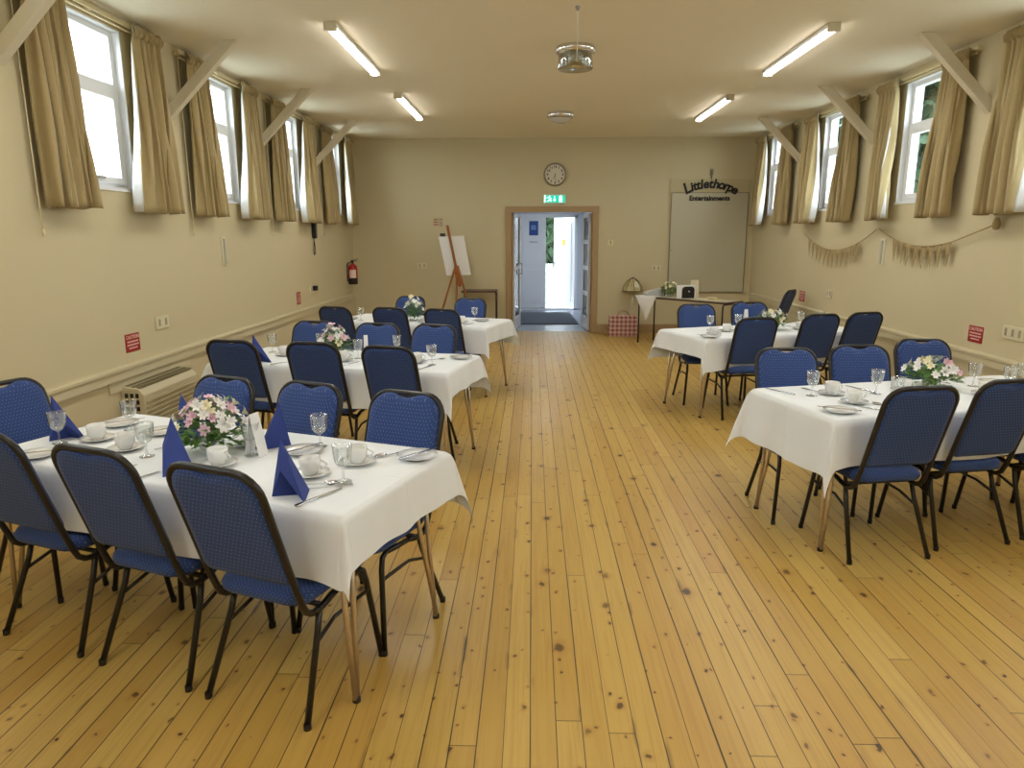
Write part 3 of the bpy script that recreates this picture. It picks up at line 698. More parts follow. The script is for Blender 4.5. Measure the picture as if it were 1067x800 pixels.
# ------------------------------------------------------------ tableware
def make_goblet():
    r = empty('wine_glass', cat='glass')
    MB().lathe([(.001, .0015), (.030, .0), (.031, .002), (.012, .006), (.0045, .014), (.004, .045), (.006, .055), (.020, .064), (.030, .080), (.0345, .105), (.0375, .140), (.0385, .142), (.0365, .1415), (.0335, .105), (.029, .081), (.019, .067), (.001, .060)], seg=20).obj('goblet', M_glass, r)
    t = MB()
    for k in range(10):
        a = 2*PI*k/10; c, s = math.cos(a), math.sin(a)
        t.tube([(.021*c, .021*s, .066), (.031*c, .031*s, .083), (.0345*c, .0345*s, .10)], .0012, 4)
    t.obj('cut_pattern', M_glass, r); return r
def make_cup():
    r = empty('cup', cat='cup')
    MB().lathe([(.001, .004), (.024, .0), (.026, .004), (.030, .010), (.0375, .022), (.040, .045), (.0405, .066), (.0385, .0665), (.0375, .045), (.034, .020), (.024, .012), (.001, .010)], seg=24).obj('bowl', M_china, r)
    MB().tube([(.038+.0*k, 0, .054) if k == 0 else (.039+.024*math.sin(PI*k/8), 0, .054-.036*k/8) for k in range(9)], .0035, 6).obj('handle', M_china, r)
    return r
def make_saucer():
    r = empty('saucer', cat='saucer')
    MB().lathe([(.001, .004), (.030, .003), (.032, 0), (.036, 0), (.045, .006), (.072, .014), (.073, .016), (.046, .0095), (.032, .0065), (.001, .0065)], seg=32).obj('dish', M_china, r); return r
def make_plate():
    r = empty('side_plate', cat='plate')
    MB().lathe([(.001, .003), (.045, .003), (.048, 0), (.052, 0), (.060, .005), (.083, .014), (.085, .016), (.060, .0085), (.050, .0055), (.001, .0055)], seg=32).obj('dish', M_china, r); return r
def make_knife():
    r = empty('table_knife', cat='knife')
    MB().prism([(-.007, 0), (.006, 0), (.008, .07), (.004, .105), (-.004, .115), (-.007, .10)], .001, .0028, plane='xy').obj('blade', M_steel, r)
    MB().prism([(-.006, -.10), (.006, -.10), (.0075, -.095), (.005, 0), (-.005, 0), (-.0075, -.095)], .0, .006, plane='xy').obj('handle', M_steel, r, bevel=.0015)
    return r
def make_spoon():
    r = empty('spoon', cat='spoon')
    t = MB(); out = [(.017*math.sin(2*PI*k/16)*(1+.12*math.cos(2*PI*k/16)), .062+.026*math.cos(2*PI*k/16)) for k in range(16)]
    n = 16; vs = [(x, y, .009) for x, y in out]+[(x*.6, .062+(y-.062)*.6, .003) for x, y in out]+[(x*.6, .062+(y-.062)*.6, .0015) for x, y in out]+[(x, y, .0075) for x, y in out]
    t.add(vs, [(k, (k+1) % n, n+(k+1) % n, n+k) for k in range(n)]+[tuple(range(n, 2*n))]+[(2*n+k, 2*n+(k+1) % n, 3*n+(k+1) % n, 3*n+k) for k in range(n)]+[tuple(range(2*n, 3*n))]+[(k, (k+1) % n, 3*n+(k+1) % n, 3*n+k) for k in range(n)], 0, True)
    t.obj('bowl', M_steel, r)
    MB().prism([(-.0025, .04), (.0025, .04), (.003, -.05), (.006, -.085), (0, -.092), (-.006, -.085), (-.003, -.05)], .003, .006, plane='xy').obj('handle', M_steel, r)
    return r
def make_fork():
    r = empty('fork', cat='fork')
    MB().prism([(-.0025, .02), (.0025, .02), (.003, -.06), (.006, -.09), (0, -.096), (-.006, -.09), (-.003, -.06)], .002, .005, plane='xy').obj('handle', M_steel, r)
    t = MB(); t.prism([(-.0025, .018), (.0025, .018), (.010, .040), (.011, .052), (-.011, .052), (-.010, .040)], .003, .005, plane='xy')
    for k in range(4): x = -.0095+.00633*k; t.b2((x-.0014, .052, .003), (x+.0014, .088, .0052))
    t.obj('tines', M_steel, r); return r
def make_napkin():
    r = empty('folded_napkin', cat='napkin')
    h = .20; A = (-.052, .0, h); B = (-.064, -.042, 0); C = (.084, -.030, 0); F = (.0, .02, .0); K = (0, .070, 0)
    t = MB(); mid = (.0, -.048, .055)
    t.add([A, B, C, F, K, (-.022, -.034, h*.50)], [(0, 1, 5), (0, 5, 2), (0, 4, 1), (0, 2, 4), (5, 1, 3), (5, 3, 2)])
    t.obj('folded_sheet', M_napk, r, solid=.003); return r
goblet, cup, saucer, plate, knife, spoon, fork, napkin = [Proto(f) for f in (make_goblet, make_cup, make_saucer, make_plate, make_knife, make_spoon, make_fork, make_napkin)]
def flowers(x, y, tb, nm, label, rad, high, pal, seed, n=20):
    rnd = random.Random(seed); r = empty('flower_arrangement', (x, y, TT), rnd.random()*6, label, 'flowers', 'table flower arrangements')
    MB().lathe([(.001, .003), (.038, 0), (.046, .006), (.052, .035), (.050, .058), (.048, .058), (.049, .035), (.043, .009), (.001, .006)], seg=20).obj('glass_bowl', M_glass, r)
    st = MB(); lv = MB(); heads = []
    for k in range(n):
        a = 2.4*k+rnd.random()*.5; q = math.sqrt((k+.5)/n); hr = rad*q*(.85+.3*rnd.random()); hz = .05+high*(1-.62*q*q)*(.9+.2*rnd.random())
        p = Vector((hr*math.cos(a), hr*math.sin(a), hz)); heads.append((p, a, q)); st.tube([(0, 0, .02), (p.x*.35, p.y*.35, hz*.5), p], .002, 4)
    for k in range(150):
        a = rnd.random()*2*PI; q = .35+.65*rnd.random(); base = Vector((rad*q*.85*math.cos(a), rad*q*.85*math.sin(a), .035+high*(1-.6*q*q)*rnd.random()))
        d = Vector((math.cos(a+rnd.uniform(-.9, .9)), math.sin(a+rnd.uniform(-.9, .9)), rnd.uniform(-.15, .8))).normalized(); sd = d.cross(Vector((0, 0, 1))).normalized(); up = sd.cross(d)
        L_ = .045+.03*rnd.random(); w = L_*.19
        lv.add([base, base+d*L_*.35+sd*w, base+d*L_*.4-up*.004, base+d*L_*.35-sd*w, base+d*L_*.75+sd*w*.7-up*.006, base+d*L_*.75-sd*w*.7-up*.006, base+d*L_-up*.012], [(0, 1, 2), (0, 2, 3), (1, 4, 2), (2, 4, 6), (2, 6, 5), (2, 5, 3)], 0, True)
    st.obj('stems', M_leaf, r); lv.obj('leaves', M_leaf, r, fixn=False)
    for k, (p, a, q) in enumerate(heads):
        t = MB(); m = rnd.choice(pal); ax = Vector((math.cos(a)*q*1.3+rnd.uniform(-.4, .4), math.sin(a)*q*1.3+rnd.uniform(-.4, .4), .6)).normalized(); e1 = ax.cross(Vector((0, 0, 1)) if ax.z < .95 else Vector((1, 0, 0))).normalized(); e2 = ax.cross(e1)
        sz = .018+.010*rnd.random(); cup_ = rnd.uniform(.35, 1.5)
        for j in range(7):
            b = 2*PI*j/7+(.2 if j % 2 else 0); dr = e1*math.cos(b)+e2*math.sin(b); sd = dr.cross(ax)
            q0, q1, q2 = p, p+dr*sz*.6+ax*sz*cup_*.7, p+dr*sz*1.1+ax*sz*cup_*.8
            t.add([q0, q1+sd*sz*.36, q1-sd*sz*.36, q2+sd*sz*.2, q2-sd*sz*.2, q2+dr*sz*.15], [(0, 1, 2), (1, 3, 4, 2), (3, 5, 4)], 0, True)
        t.lathe([(.001, .0), (.004, .003), (.001, .008)], tuple(p+ax*.004), 6)
        f = t.obj('flower', m, r, fixn=False)
    return r
def T(key, u, v): cx, cy, a = TAB[key]; c, s = math.cos(R(a)), math.sin(R(a)); return cx+c*u-s*v, cy+s*u+c*v
def put(fn, key, x, y, rz, label, group, z=TT): fn((x, y, z), R(rz), label, group+' on the %s table' % GN[key])
def setL(key, items):
    for kind, x, y, rz, lb in items:
        fn, nm, gp = {'g': (goblet, 'stemmed cut glass', 'wine glasses'), 's': (saucer, 'white saucer', 'saucers'), 'p': (plate, 'white side plate', 'side plates'),
                      'k': (knife, 'steel table knife', 'knives'), 'o': (spoon, 'steel teaspoon', 'spoons'), 'f': (fork, 'steel fork', 'forks'), 'n': (napkin, 'folded blue napkin', 'napkins')}.get(kind, (None,)*3)
        if kind == 'c':
            put(saucer, key, x, y, rz, 'saucer under the teacup '+lb, 'saucers'); put(cup, key, x, y, rz, 'white teacup '+lb, 'cups', TT+.0068)
        elif kind == 'pk':
            put(plate, key, x, y, rz, 'side plate with knife '+lb, 'side plates'); put(knife, key, x, y, rz, 'knife on the plate '+lb, 'knives', TT+.016)
        elif kind == 'pf':
            put(plate, key, x, y, rz, 'side plate with fork '+lb, 'side plates'); put(fork, key, x, y, rz, 'fork on the plate '+lb, 'forks', TT+.014)
        else: put(fn, key, x, y, rz, nm+' '+lb, gp)
f_ = ', front left table'
setL('L1', [
 ('pk', -2.06, 2.76, -60, 'at the left end seat'+f_), ('n', -2.10, 3.03, 10, 'standing at the left end, behind a glass'+f_), ('g', -2.09, 2.95, 0, 'in front of the leftmost napkin'+f_),
 ('c', -1.95, 3.00, 150, 'right of the leftmost napkin'+f_), ('pk', -2.00, 3.26, -50, 'at the far left corner'+f_), ('g', -1.90, 3.18, 0, 'at the far left, against the wall heater'+f_),
 ('c', -1.74, 2.86, 160, 'behind the middle near chair, left of a glass'+f_), ('g', -1.60, 2.77, 0, 'near the middle, just left of the tall napkins'+f_),
 ('pk', -1.62, 2.52, -40, 'behind the middle near chair'+f_), ('k', -1.50, 2.48, -30, 'lying beside the plate behind the middle near chair'+f_), ('pk', -1.72, 3.12, 130, 'on the far side, left of the tallest napkin'+f_),
 ('o', -1.55, 2.92, -45, 'left of the tall blue napkins'+f_), ('n', -1.54, 3.04, -30, 'on the far side, left of the flowers'+f_), ('n', -1.40, 2.60, -70, 'on the near side, in front of the flowers'+f_),
 ('c', -1.25, 2.66, -20, 'in front of the flowers'+f_), ('g', -1.17, 2.80, 0, 'right of the pink flowers'+f_), ('pk', -1.20, 2.95, 140, 'between the flowers and the napkin with a card'+f_),
 ('n', -1.13, 2.93, 160, 'with a card leaning on it, far side'+f_), ('pk', -.97, 2.84, 140, 'in front of the middle far chair'+f_), ('g', -.92, 2.93, 0, 'in front of the middle far chair'+f_),
 ('c', -.845, 2.55, 5, 'nearest the right-hand napkin'+f_), ('c', -.70, 2.70, 5, 'behind the nearest glass'+f_), ('g', -.70, 2.485, 0, 'standing nearest the right end of the near edge'+f_),
 ('n', -.835, 2.33, -30, 'on the near edge beside the right-hand near chair'+f_), ('k', -.745, 2.315, -32, 'alone beside the right-hand napkin'+f_), ('o', -.80, 2.445, -78, 'in front of the nearest saucer'+f_), ('f', -.74, 2.42, -70, 'in front of the nearest glass'+f_),
 ('pk', -.47, 2.78, -38, 'at the far right corner'+f_), ('o', -.68, 2.76, -60, 'left of the far right corner plate'+f_), ('f', -.59, 2.81, -55, 'beside the far right corner plate'+f_)])
f_ = ', middle left table'
setL('L2', [
 ('n', -1.97, 5.02, 0, 'at the left end'+f_), ('g', -2.05, 5.46, 0, 'at the far left corner'+f_), ('c', -1.90, 5.30, 160, 'left half'+f_), ('k', -1.80, 4.98, -40, 'on the near edge, left half'+f_),
 ('g', -1.68, 5.52, 0, 'on the far side, left of the flowers'+f_), ('c', -1.38, 5.06, 0, 'in front of the flowers'+f_), ('g', -1.30, 5.18, 0, 'right of the teacup before the flowers'+f_), ('k', -1.31, 4.94, -28, 'on the near edge between two near chairs'+f_),
 ('g', -1.05, 5.42, 0, 'on the far side, right of the flowers'+f_), ('c', -.83, 5.00, 5, 'behind the right-hand near chair'+f_), ('g', -.71, 4.92, 0, 'right half, in the open'+f_), ('k', -.75, 4.79, -25, 'on the near edge, right half'+f_),
 ('pk', -.53, 5.20, -40, 'at the far right corner'+f_), ('o', -.72, 5.12, -60, 'near the right end'+f_)])
f_ = ', rear left table'
setL('L3', [
 ('g', -1.86, 7.60, 0, 'towards the left end'+f_), ('p', -2.0, 7.72, 0, 'at the left end'+f_), ('c', -1.13, 7.36, 0, 'right of the flowers'+f_), ('c', -.74, 7.38, 5, 'near the right end'+f_),
 ('g', -.62, 7.62, 0, 'near the right end, on the far side'+f_), ('pk', -.54, 7.55, -40, 'at the far right corner'+f_), ('k', -.66, 7.27, -25, 'on the near edge, right end'+f_)])
f_ = ', front right table'
setL('R1', [
 ('g', 1.60, 3.98, 0, 'nearest the left end, far side'+f_), ('c', 1.73, 4.02, 10, 'left of the other teacup'+f_), ('c', 1.76, 3.80, 5, 'nearer and to the right'+f_), ('pk', 1.60, 3.60, 60, 'at the near left corner'+f_),
 ('k', 1.46, 4.08, 30, 'at the far left corner'+f_), ('f', 1.66, 4.10, 30, 'beyond the left glass'+f_), ('k', 1.96, 4.16, 25, 'before the middle far chair'+f_), ('g', 1.99, 4.04, 0, 'in front of the middle far chair'+f_), ('g', 2.00, 3.83, 0, 'just left of the left near chair back'+f_),
 ('k', 1.80, 3.66, 35, 'beside the near left plate'+f_), ('o', 1.90, 3.72, 30, 'left of the left near chair back'+f_), ('c', 2.18, 4.10, 0, 'left of the flowers'+f_), ('g', 2.68, 4.27, 0, 'just right of the flowers'+f_), ('g', 2.82, 4.16, 0, 'second to the right of the flowers'+f_), ('c', 2.60, 4.02, 20, 'right of the flowers, partly hidden by a chair'+f_), ('g', 2.98, 4.28, 0, 'towards the right end'+f_), ('p', 2.86, 4.36, 0, 'towards the right end, far side'+f_)])
f_ = ', rear right table'
setL('R2', [
 ('g', 1.72, 6.84, 0, 'in front of the left far chair'+f_), ('c', 1.68, 6.52, 160, 'nearest the left end'+f_), ('c', 1.86, 6.76, 10, 'behind the first teacup'+f_), ('pk', 1.60, 6.36, 60, 'at the near left corner'+f_), ('g', 2.02, 6.96, 0, 'beside the white card'+f_),
 ('p', 2.02, 6.78, 0, 'before the white card'+f_), ('g', 2.72, 7.20, 0, 'right of the flowers'+f_), ('g', 2.95, 7.28, 0, 'towards the right end'+f_), ('c', 2.62, 6.94, 0, 'between two near chairs'+f_), ('p', 2.85, 7.05, 0, 'towards the right end'+f_)])
W_, P_, Cm = M_pet
flowers(-1.36, 2.85, 'L1', '', 'pink and white flowers in a glass bowl, front left table', .13, .175, [P_, W_, P_, W_, Cm], 3, 40)
flowers(-1.50, 5.26, 'L2', '', 'white and pink flowers in a glass bowl, middle left table', .115, .17, [W_, Cm, W_, P_], 5, 26)
flowers(-1.28, 7.60, 'L3', '', 'white flowers with greenery in a glass bowl, rear left table', .09, .20, [W_, W_, Cm], 8, 16)
flowers(2.40, 4.22, 'R1', '', 'low pale pink flowers with long leaves, front right table', .16, .12, [W_, P_, W_, Cm], 9, 26)
flowers(2.34, 6.92, 'R2', '', 'low cream flowers with greenery, rear right table', .15, .14, [W_, Cm, W_], 12, 20)
def card(x, y, z, w, h, rz, tilt, label):
    r = empty('place_card', (x, y, z), R(rz), label, 'card', 'white cards on the tables')
    m = Matrix.Rotation(R(tilt), 3, 'X'); t = MB()
    for s in (-1, 1):
        q = Matrix.Rotation(R(s*12), 3, 'X'); t.add([Vector((a, 0, b)) if b == h else Vector((a, s*h*math.sin(R(12)), 0)) for a, b in ((-w/2, h), (w/2, h), (w/2, 0), (-w/2, 0))], [(0, 1, 2, 3)])
    t.obj('folded_card', M_paper, r, solid=.0012)
card(-1.15, 2.80, TT, .055, .18, 70, 0, 'tall white card leaning by the blue napkin, front left table')
card(-1.30, 5.44, TT, .03, .14, 20, 0, 'narrow white card right of the flowers, middle left table')
card(-1.02, 7.62, TT, .09, .10, 0, 0, 'small white card right of the flowers, rear left table')
card(2.10, 6.98, TT, .035, .19, 10, 0, 'tall narrow white card left of the flowers, rear right table')

# ------------------------------------------------------------ things on the back wall
def txtm(loc, rx=90, rz=0, ry=0): return Matrix.Translation(loc) @ Matrix.Rotation(R(rz), 4, 'Z') @ Matrix.Rotation(R(rx), 4, 'X') @ Matrix.Rotation(R(ry), 4, 'Z')
r = empty('wall_clock', (.37, YB, 2.62), 0, 'round pale wall clock with dark numerals above the doorway', 'clock')
MB().lathe([(.001, 0), (.185, 0), (.190, .02), (.180, .035), (.165, .03), (.160, .022)], axis='y', seg=40).obj('rim', mat('clock_rim', srgb('#8C8672'), .3, metal=.4), r)
MB().lathe([(.001, .021), (.165, .021)], axis='y', seg=40).obj('dial', mat('clock_dial', srgb('#D8D2C0'), .5), r)
for k in range(12):
    t = MB(); a = 2*PI*k/12; nm = str(12 if k == 0 else k); text_into(t, nm, .052, txtm((.125*math.sin(a), -.0235, .125*math.cos(a)-.018)), bold=.002); t.obj('numeral', M_black, r)
for nm, a, L_, w in (('hour_hand', 200, .075, .008), ('minute_hand', 172, .11, .005)):
    q = Matrix.Rotation(R(a), 3, 'Y'); MB().box(q @ Vector((0, 0, L_/2-.01))+Vector((0, -.026, 0)), (w, .002, L_+.02), mtx=q).obj(nm, M_black, r)
r = empty('exit_sign', (.365, YB, 2.23), 0, 'green and white running man exit sign lit above the doorway', 'exit sign')
MB().b2((-.185, -.045, -.070), (.185, 0, .070)).obj('case', mat('exit_case', (.7, .78, .74), .4), r, bevel=.006)
MB().b2((-.175, -.048, -.058), (.175, -.045, .058)).obj('green_panel', M_green, r)
t = MB(); t.prism([(.075, -.05), (.125, -.05), (.125, .05), (.075, .05)], -.0505, -.048)
t.prism([(-.006, .045), (.006, .045), (.006, -.01), (.026, -.01), (0, -.045), (-.026, -.01), (-.006, -.01)], -.0505, -.048)
for q in ([(-.10, .02), (-.085, .03), (-.065, -.01), (-.08, -.015)], [(-.08, -.01), (-.066, -.01), (-.045, -.03), (-.06, -.045), (-.075, -.025)], [(-.085, -.005), (-.075, -.02), (-.11, -.045), (-.13, -.04)], [(-.09, .028), (-.07, .02), (-.045, .005), (-.05, -.004), (-.075, .01)], [(-.10, .025), (-.13, .008), (-.135, .018), (-.10, .036)]): t.prism(q, -.0505, -.048)
t.prism([(-.082+.011*math.cos(k*PI/5), .042+.011*math.sin(k*PI/5)) for k in range(10)], -.0505, -.048)
t.prism([(-.172, -.056), (-.150, -.056), (-.150, .056), (-.172, .056)], -.0505, -.048)
t.obj('pictogram', M_exitw, r)
# stage board with lettering
r = empty('display_board', (2.93, YB, .70), 0, 'tall grey panel on the back wall lettered with an arched black title', 'board')
MB().b2((-.64, -.03, 0), (.62, -.002, 1.63)).obj('panel', M_board, r, bevel=.004)
MB().b2((-.66, -.022, 1.63), (.66, -.002, 1.84)).obj('header_panel', mat('header_grey', srgb('#C2B48A'), .5), r, bevel=.003)
t = MB()
for a, b in (((-.645, -.034, 0), (-.635, -.03, 1.62)), ((.615, -.034, 0), (.625, -.03, 1.62)), ((-.64, -.034, -.004), (.62, -.03, .006)), ((-.64, -.034, 1.618), (.62, -.03, 1.626))): t.b2(a, b)
t.obj('edge_trim', mat('edge_trim_grey', srgb('#6E6652'), .4), r)
t = MB(); word = 'Littlethorpe'; wd = [.115, .045, .055, .055, .05, .082, .07, .09, .08, .065, .088, .08]; tot = sum(wd); pos = 0; Rr = .74
for ch, w in zip(word, wd):
    s = (pos+w/2-tot/2)/tot*1.60; pos += w; a = s*.92
    text_into(t, ch, .25 if ch == 'L' else .20, txtm((Rr*math.sin(a)*.80-.01, -.0335, 1.70-Rr*.55*(1-math.cos(a)))) @ Matrix.Rotation(-a*.75, 4, 'Z'), bold=.007, shear=.15)
text_into(t, 'Entertainments', .108, txtm((-.02, -.0345, 1.50)), bold=.005)
t.obj('lettering', M_black, r)
t = MB(); t.tube([(.0, -.01, 1.84), (.0, -.03, 1.90), (0, -.02, 1.96)], .012, 8); t.box((0, -.012, 1.95), (.05, .02, .10)); t.obj('hanging_hook', mat('hook_grey', srgb('#8F8B7C'), .4), r)
MB().lathe([(.001, 0), (.014, 0), (.012, .012), (.001, .014)], (-.60, -.03, .70), axis='y', seg=10).obj('catch', M_grey, r)
def plate_wall(x, y, z, w, h, nrm, label, kind='socket', gang=2):
    """switch or socket plate; nrm: 'b' on the back wall, 'l' left wall, 'r' right wall"""
    rz = {'b': 0, 'l': R(90), 'r': R(-90)}[nrm]
    o = empty('wall_'+kind, (x, y, z), rz, label, kind)
    MB().b2((-w/2, -.012, -h/2), (w/2, 0, h/2)).obj('faceplate', M_cream if kind != 'socket' else mat('ivory_plate', srgb('#D8CFAE'), .35), o, bevel=.003)
    for k in range(gang): x0 = (k-(gang-1)/2)*w/gang; MB().b2((x0-.012, -.016, -.025), (x0+.012, -.012, .03)).obj('rocker', mat('grey_rocker', srgb('#A39B82'), .4), o)
    return o
plate_wall(1.31, YB, 1.52, .09, .09, 'b', 'small light switch on the back wall right of the doorway', 'switch', 1)
plate_wall(2.09, YB, 1.10, .15, .09, 'b', 'double socket on the back wall left of the grey board', 'socket', 2)
plate_wall(-1.87, YB, 1.14, .15, .09, 'b', 'double socket on the back wall left of the easel', 'socket', 2)
plate_wall(XL, 5.67, .945, .20, .10, 'l', 'double socket on the left wall beside the red sign', 'socket', 2)
plate_wall(XL, 9.68, .92, .18, .10, 'l', 'socket with a black plug low on the left wall', 'socket', 2)
o = MB().b2((-.03, -.07, -.03), (.03, -.012, .035)).obj('power_plug', M_black); o.location = (XL, 9.72, .93); o.rotation_euler = (0, 0, R(90)); tag(o, 'black adaptor plugged into the far socket on the left wall', 'plug')
plate_wall(XR, 5.44, .90, .24, .10, 'r', 'long socket plate on the right wall by the photo edge', 'socket', 3)
plate_wall(XR, 8.85, .93, .15, .09, 'r', 'socket on the right wall beyond the small red sign', 'socket', 2)
def redsign(x, y, z, w, h, nrm, label, head='CAUTION'):
    o = empty('warning_sign', (x, y, z), {'b': 0, 'l': R(90), 'r': R(-90)}[nrm], label, 'sign')
    MB().b2((-w/2, -.004, -h/2), (w/2, 0, h/2)).obj('panel', M_red, o)
    t = MB(); text_into(t, head, w*.20, txtm((0, -.0045, h*.22)), bold=w*.004)
    for k, q in enumerate((.78, .82, .6)): zz = h*(.06-.18*k); t.b2((-w*q/2, -.0055, zz-h*.035), (w*q/2, -.0042, zz+h*.045))
    t.obj('lettering', mat('sign_pale_ink', srgb('#E3B9AE'), .5), o)
redsign(XL, 5.22, .845, .19, .135, 'l', 'red caution sign on the left wall, nearer the camera')
redsign(XL, 9.11, .845, .14, .16, 'l', 'small red sign on the left wall, far from the camera')
redsign(XR, 5.90, .83, .19, .135, 'r', 'red caution sign on the right wall, nearer the camera')
redsign(XR, 9.74, .825, .19, .14, 'r', 'small red sign on the right wall beside the lone chair')
o = empty('notice', (-1.58, YB, 1.86), 0, 'faded pink and white notice on the back wall above the easel', 'notice')
MB().b2((-.09, -.004, -.08), (.09, 0, .08)).obj('sheet', mat('faded_notice', srgb('#C8B48C'), .6), o)
t = MB(); [t.b2((-.075, -.006, z), (.0, -.004, z+.022)) for z in (-.05, -.01, .03)]; t.obj('red_print', mat('faded_red', srgb('#9C6A60'), .6), o)
t = MB(); [t.b2((.015, -.006, z), (.07, -.004, z+.022)) for z in (-.06, -.02, .03)]; t.obj('grey_print', mat('faded_grey', srgb('#8C8478'), .6), o)
for x, y, z, rz, lb in ((XL, 6.96, 1.49, 90, 'pale upright holder on the left wall below the second window'), (XR, 7.62, 1.46, -90, 'pale upright holder on the right wall below the bunting')):
    o = empty('wall_holder', (x, y, z), R(rz), lb, 'holder', None)
    MB().b2((-.05, -.012, -.135), (.05, 0, .135)).obj('backplate', mat('pale_holder', srgb('#D6CFB4'), .4), o, bevel=.003)
    t = MB(); t.b2((-.018, -.03, -.12), (.018, -.012, .12)); t.obj('channel', mat('holder_grey', srgb('#BDB9A6'), .35), o, bevel=.003)
# telephone handset and fire extinguisher
o = empty('handset', (XL, 9.86, 1.70), R(90), 'black handset hanging on the left wall under a curtain', 'handset')
MB().prism([(-.03, -.10), (.03, -.10), (.042, -.02), (.042, .12), (-.042, .12), (-.042, -.02)], -.06, 0).obj('body', M_black, o, bevel=.012)
MB().tube([(.0, -.02, -.10), (-.03, -.025, -.16), (-.045, -.02, -.26), (-.02, -.02, -.32), (.02, -.02, -.31), (.03, -.02, -.24), (.01, -.02, -.14)], .006, 6).obj('cable', M_black, o)
o = empty('fire_extinguisher', (XL+.09, 11.62, .86), 0, 'red fire extinguisher with a pale label on the left wall', 'fire extinguisher')
MB().lathe([(.001, 0), (.070, 0), (.075, .01), (.075, .10)], seg=20).obj('base_band', mat('dark_red_base', (.02, .012, .01), .4), o)
MB().lathe([(.075, .10), (.075, .26), (.062, .30), (.028, .325), (.022, .34), (.001, .34)], seg=20).obj('cylinder', M_redpaint, o)
MB().grid(lambda u, v: (.0765*math.cos(-2.1+u*1.5), .0765*math.sin(-2.1+u*1.5), .105+.13*v), 8, 1).obj('label_panel', mat('ext_label', srgb('#E0C8BC'), .5), o)
t = MB(); t.lathe([(.001, .33), (.02, .335), (.02, .37), (.001, .375)], seg=10); t.box((.03, -.0, .375), (.11, .02, .012)); t.box((.035, 0, .395), (.12, .02, .010), mtx=Matrix.Rotation(R(-14), 3, 'Y')); t.obj('valve_handle', M_black, o)
MB().tube([(-.02, -.01, .36), (-.07, -.03, .34), (-.095, -.03, .26), (-.083, -.03, .12), (-.08, -.03, .04)], .009, 7).obj('hose', M_black, o)
MB().b2((-.09, -.02, .2), (-.074, .02, .33)).obj('wall_bracket', M_grey, o)
# wall heater
o = empty('convector_heater', (XL, 5.42, .12), R(90), 'cream slatted wall heater with a grille top on the left wall', 'heater')
MB().prism([(-.0, 0), (-.17, 0), (-.17, .36), (-.13, .41), (0, .43)], -.42, .42, plane='yz').obj('casing', M_heat, o, bevel=.006)
t = MB()
for k in range(8): t.b2((-.40, -.178, .04+.037*k), (.40, -.169, .055+.037*k))
t.obj('front_slats', mat('heater_slats', (.50, .45, .30), .5), o)
t = MB()
for j in range(3):
    for k in range(26): x = -.39+.031*k; y = -.035-.045*j; t.box((x, y, .424+.02*(-.0)-(.0 if j == 0 else .0)-.0045*j), (.02, .030, .012))
t.obj('top_grille', mat('grille_dark', srgb('#7C7458'), .5), o)
t = MB()
for j in range(3):
    for k in range(7): t.box((-.424, -.04-.04*j, .06+.05*k), (.006, .022, .032))
t.obj('side_vents', M_black, o)
# backing frame of heater recess
o = MB().b2((XL, 4.85, .52), (XL+.015, 6.05, .598)).obj('heater_shelf', M_dado); tag(o, 'thin cream board on the left wall between the heater and the dado rail', 'board')

# bunting on the right wall
def bunting(y0, y1, z0, z1, sag, n, fa, fb, label, tail=None):
    r = empty('bunting', (XR-.045, (y0+y1)/2, (z0+z1)/2), 0, label, 'bunting', 'hessian bunting on the right wall'); yc, zc = (y0+y1)/2, (z0+z1)/2
    def P(t): return Vector((0, y0+(y1-y0)*t-yc, z0+(z1-z0)*t-sag*4*t*(1-t)-zc))
    t = MB().tube([P(k/24) for k in range(25)]+([Vector((0, tail[0]-yc, tail[1]-zc))] if tail else []), .006, 5); t.obj('string', M_hess, r)
    for k in range(n):
        p = P(fa+(fb-fa)*(k+.5)/n); w = .052
        q = MB(); a = random.uniform(-.012, .004); q.grid(lambda u, v: (a*v-.004*math.sin(5*v+k), p.y+(u-.5)*2*w*(1-v*.97), p.z-.205*v), 4, 6); q.obj('flag', M_hess, r, solid=.002, fixn=False)
    if tail: MB().lathe([(.001, .05), (.018, .04), (.03, .0), (.024, -.04), (.001, -.05)], (-.01, tail[0]-yc, tail[1]-zc), 8).obj('knot', M_hess, r)
bunting(9.72, 7.70, 1.66, 1.70, .22, 12, .08, .82, 'hessian triangle bunting on the right wall, farther string of flags')
bunting(7.66, 6.30, 1.70, 1.58, .10, 8, .22, 1.0, 'hessian triangle bunting on the right wall, nearer string with a knotted end', (5.74, 1.72))

# ------------------------------------------------------------ easel and small table at the back left
o = empty('easel', (-1.24, 11.5, 0), 0, 'wooden artist easel standing against the back wall', 'easel')
MB().tube([(.06, .10, .82), (-.13, .10, 1.80)], .022, 4).obj('mast', M_easel, o)
for a, b in (((0, .05, 1.16), (-.36, -.12, 0)), ((.02, .04, 1.16), (.02, -.25, 0)), ((.03, .08, 1.16), (.34, .05, 0))): MB().tube([a, b], .017, 4).obj('leg', M_easel, o)
MB().prism([(-.03, 1.12), (.05, 1.14), (.10, .86), (.02, .84)], .00, .05).obj('clamp_block', M_easel, o, bevel=.006)
o = empty('flip_board', (-1.25, 11.64, 1.02), 0, 'tilted white board resting on the wooden easel', 'board')
MB().prism([(-.15, -.02), (.25, -.01), (.14, .62), (-.27, .60)], 0, .02).obj('sheet', M_paper, o)
MB().box((-.20, -.005, .63), (.085, .03, .05)).obj('clip', M_black, o, bevel=.006)
o = empty('folding_table', (-.86, 11.80, 0), 0, 'small brown-edged table standing against the back wall beside the doorway', 'table')
MB().b2((-.30, -.22, .725), (.28, .22, .75)).obj('tabletop', mat('red_brown_edge', srgb('#4A2A1C'), .4), o, bevel=.004)
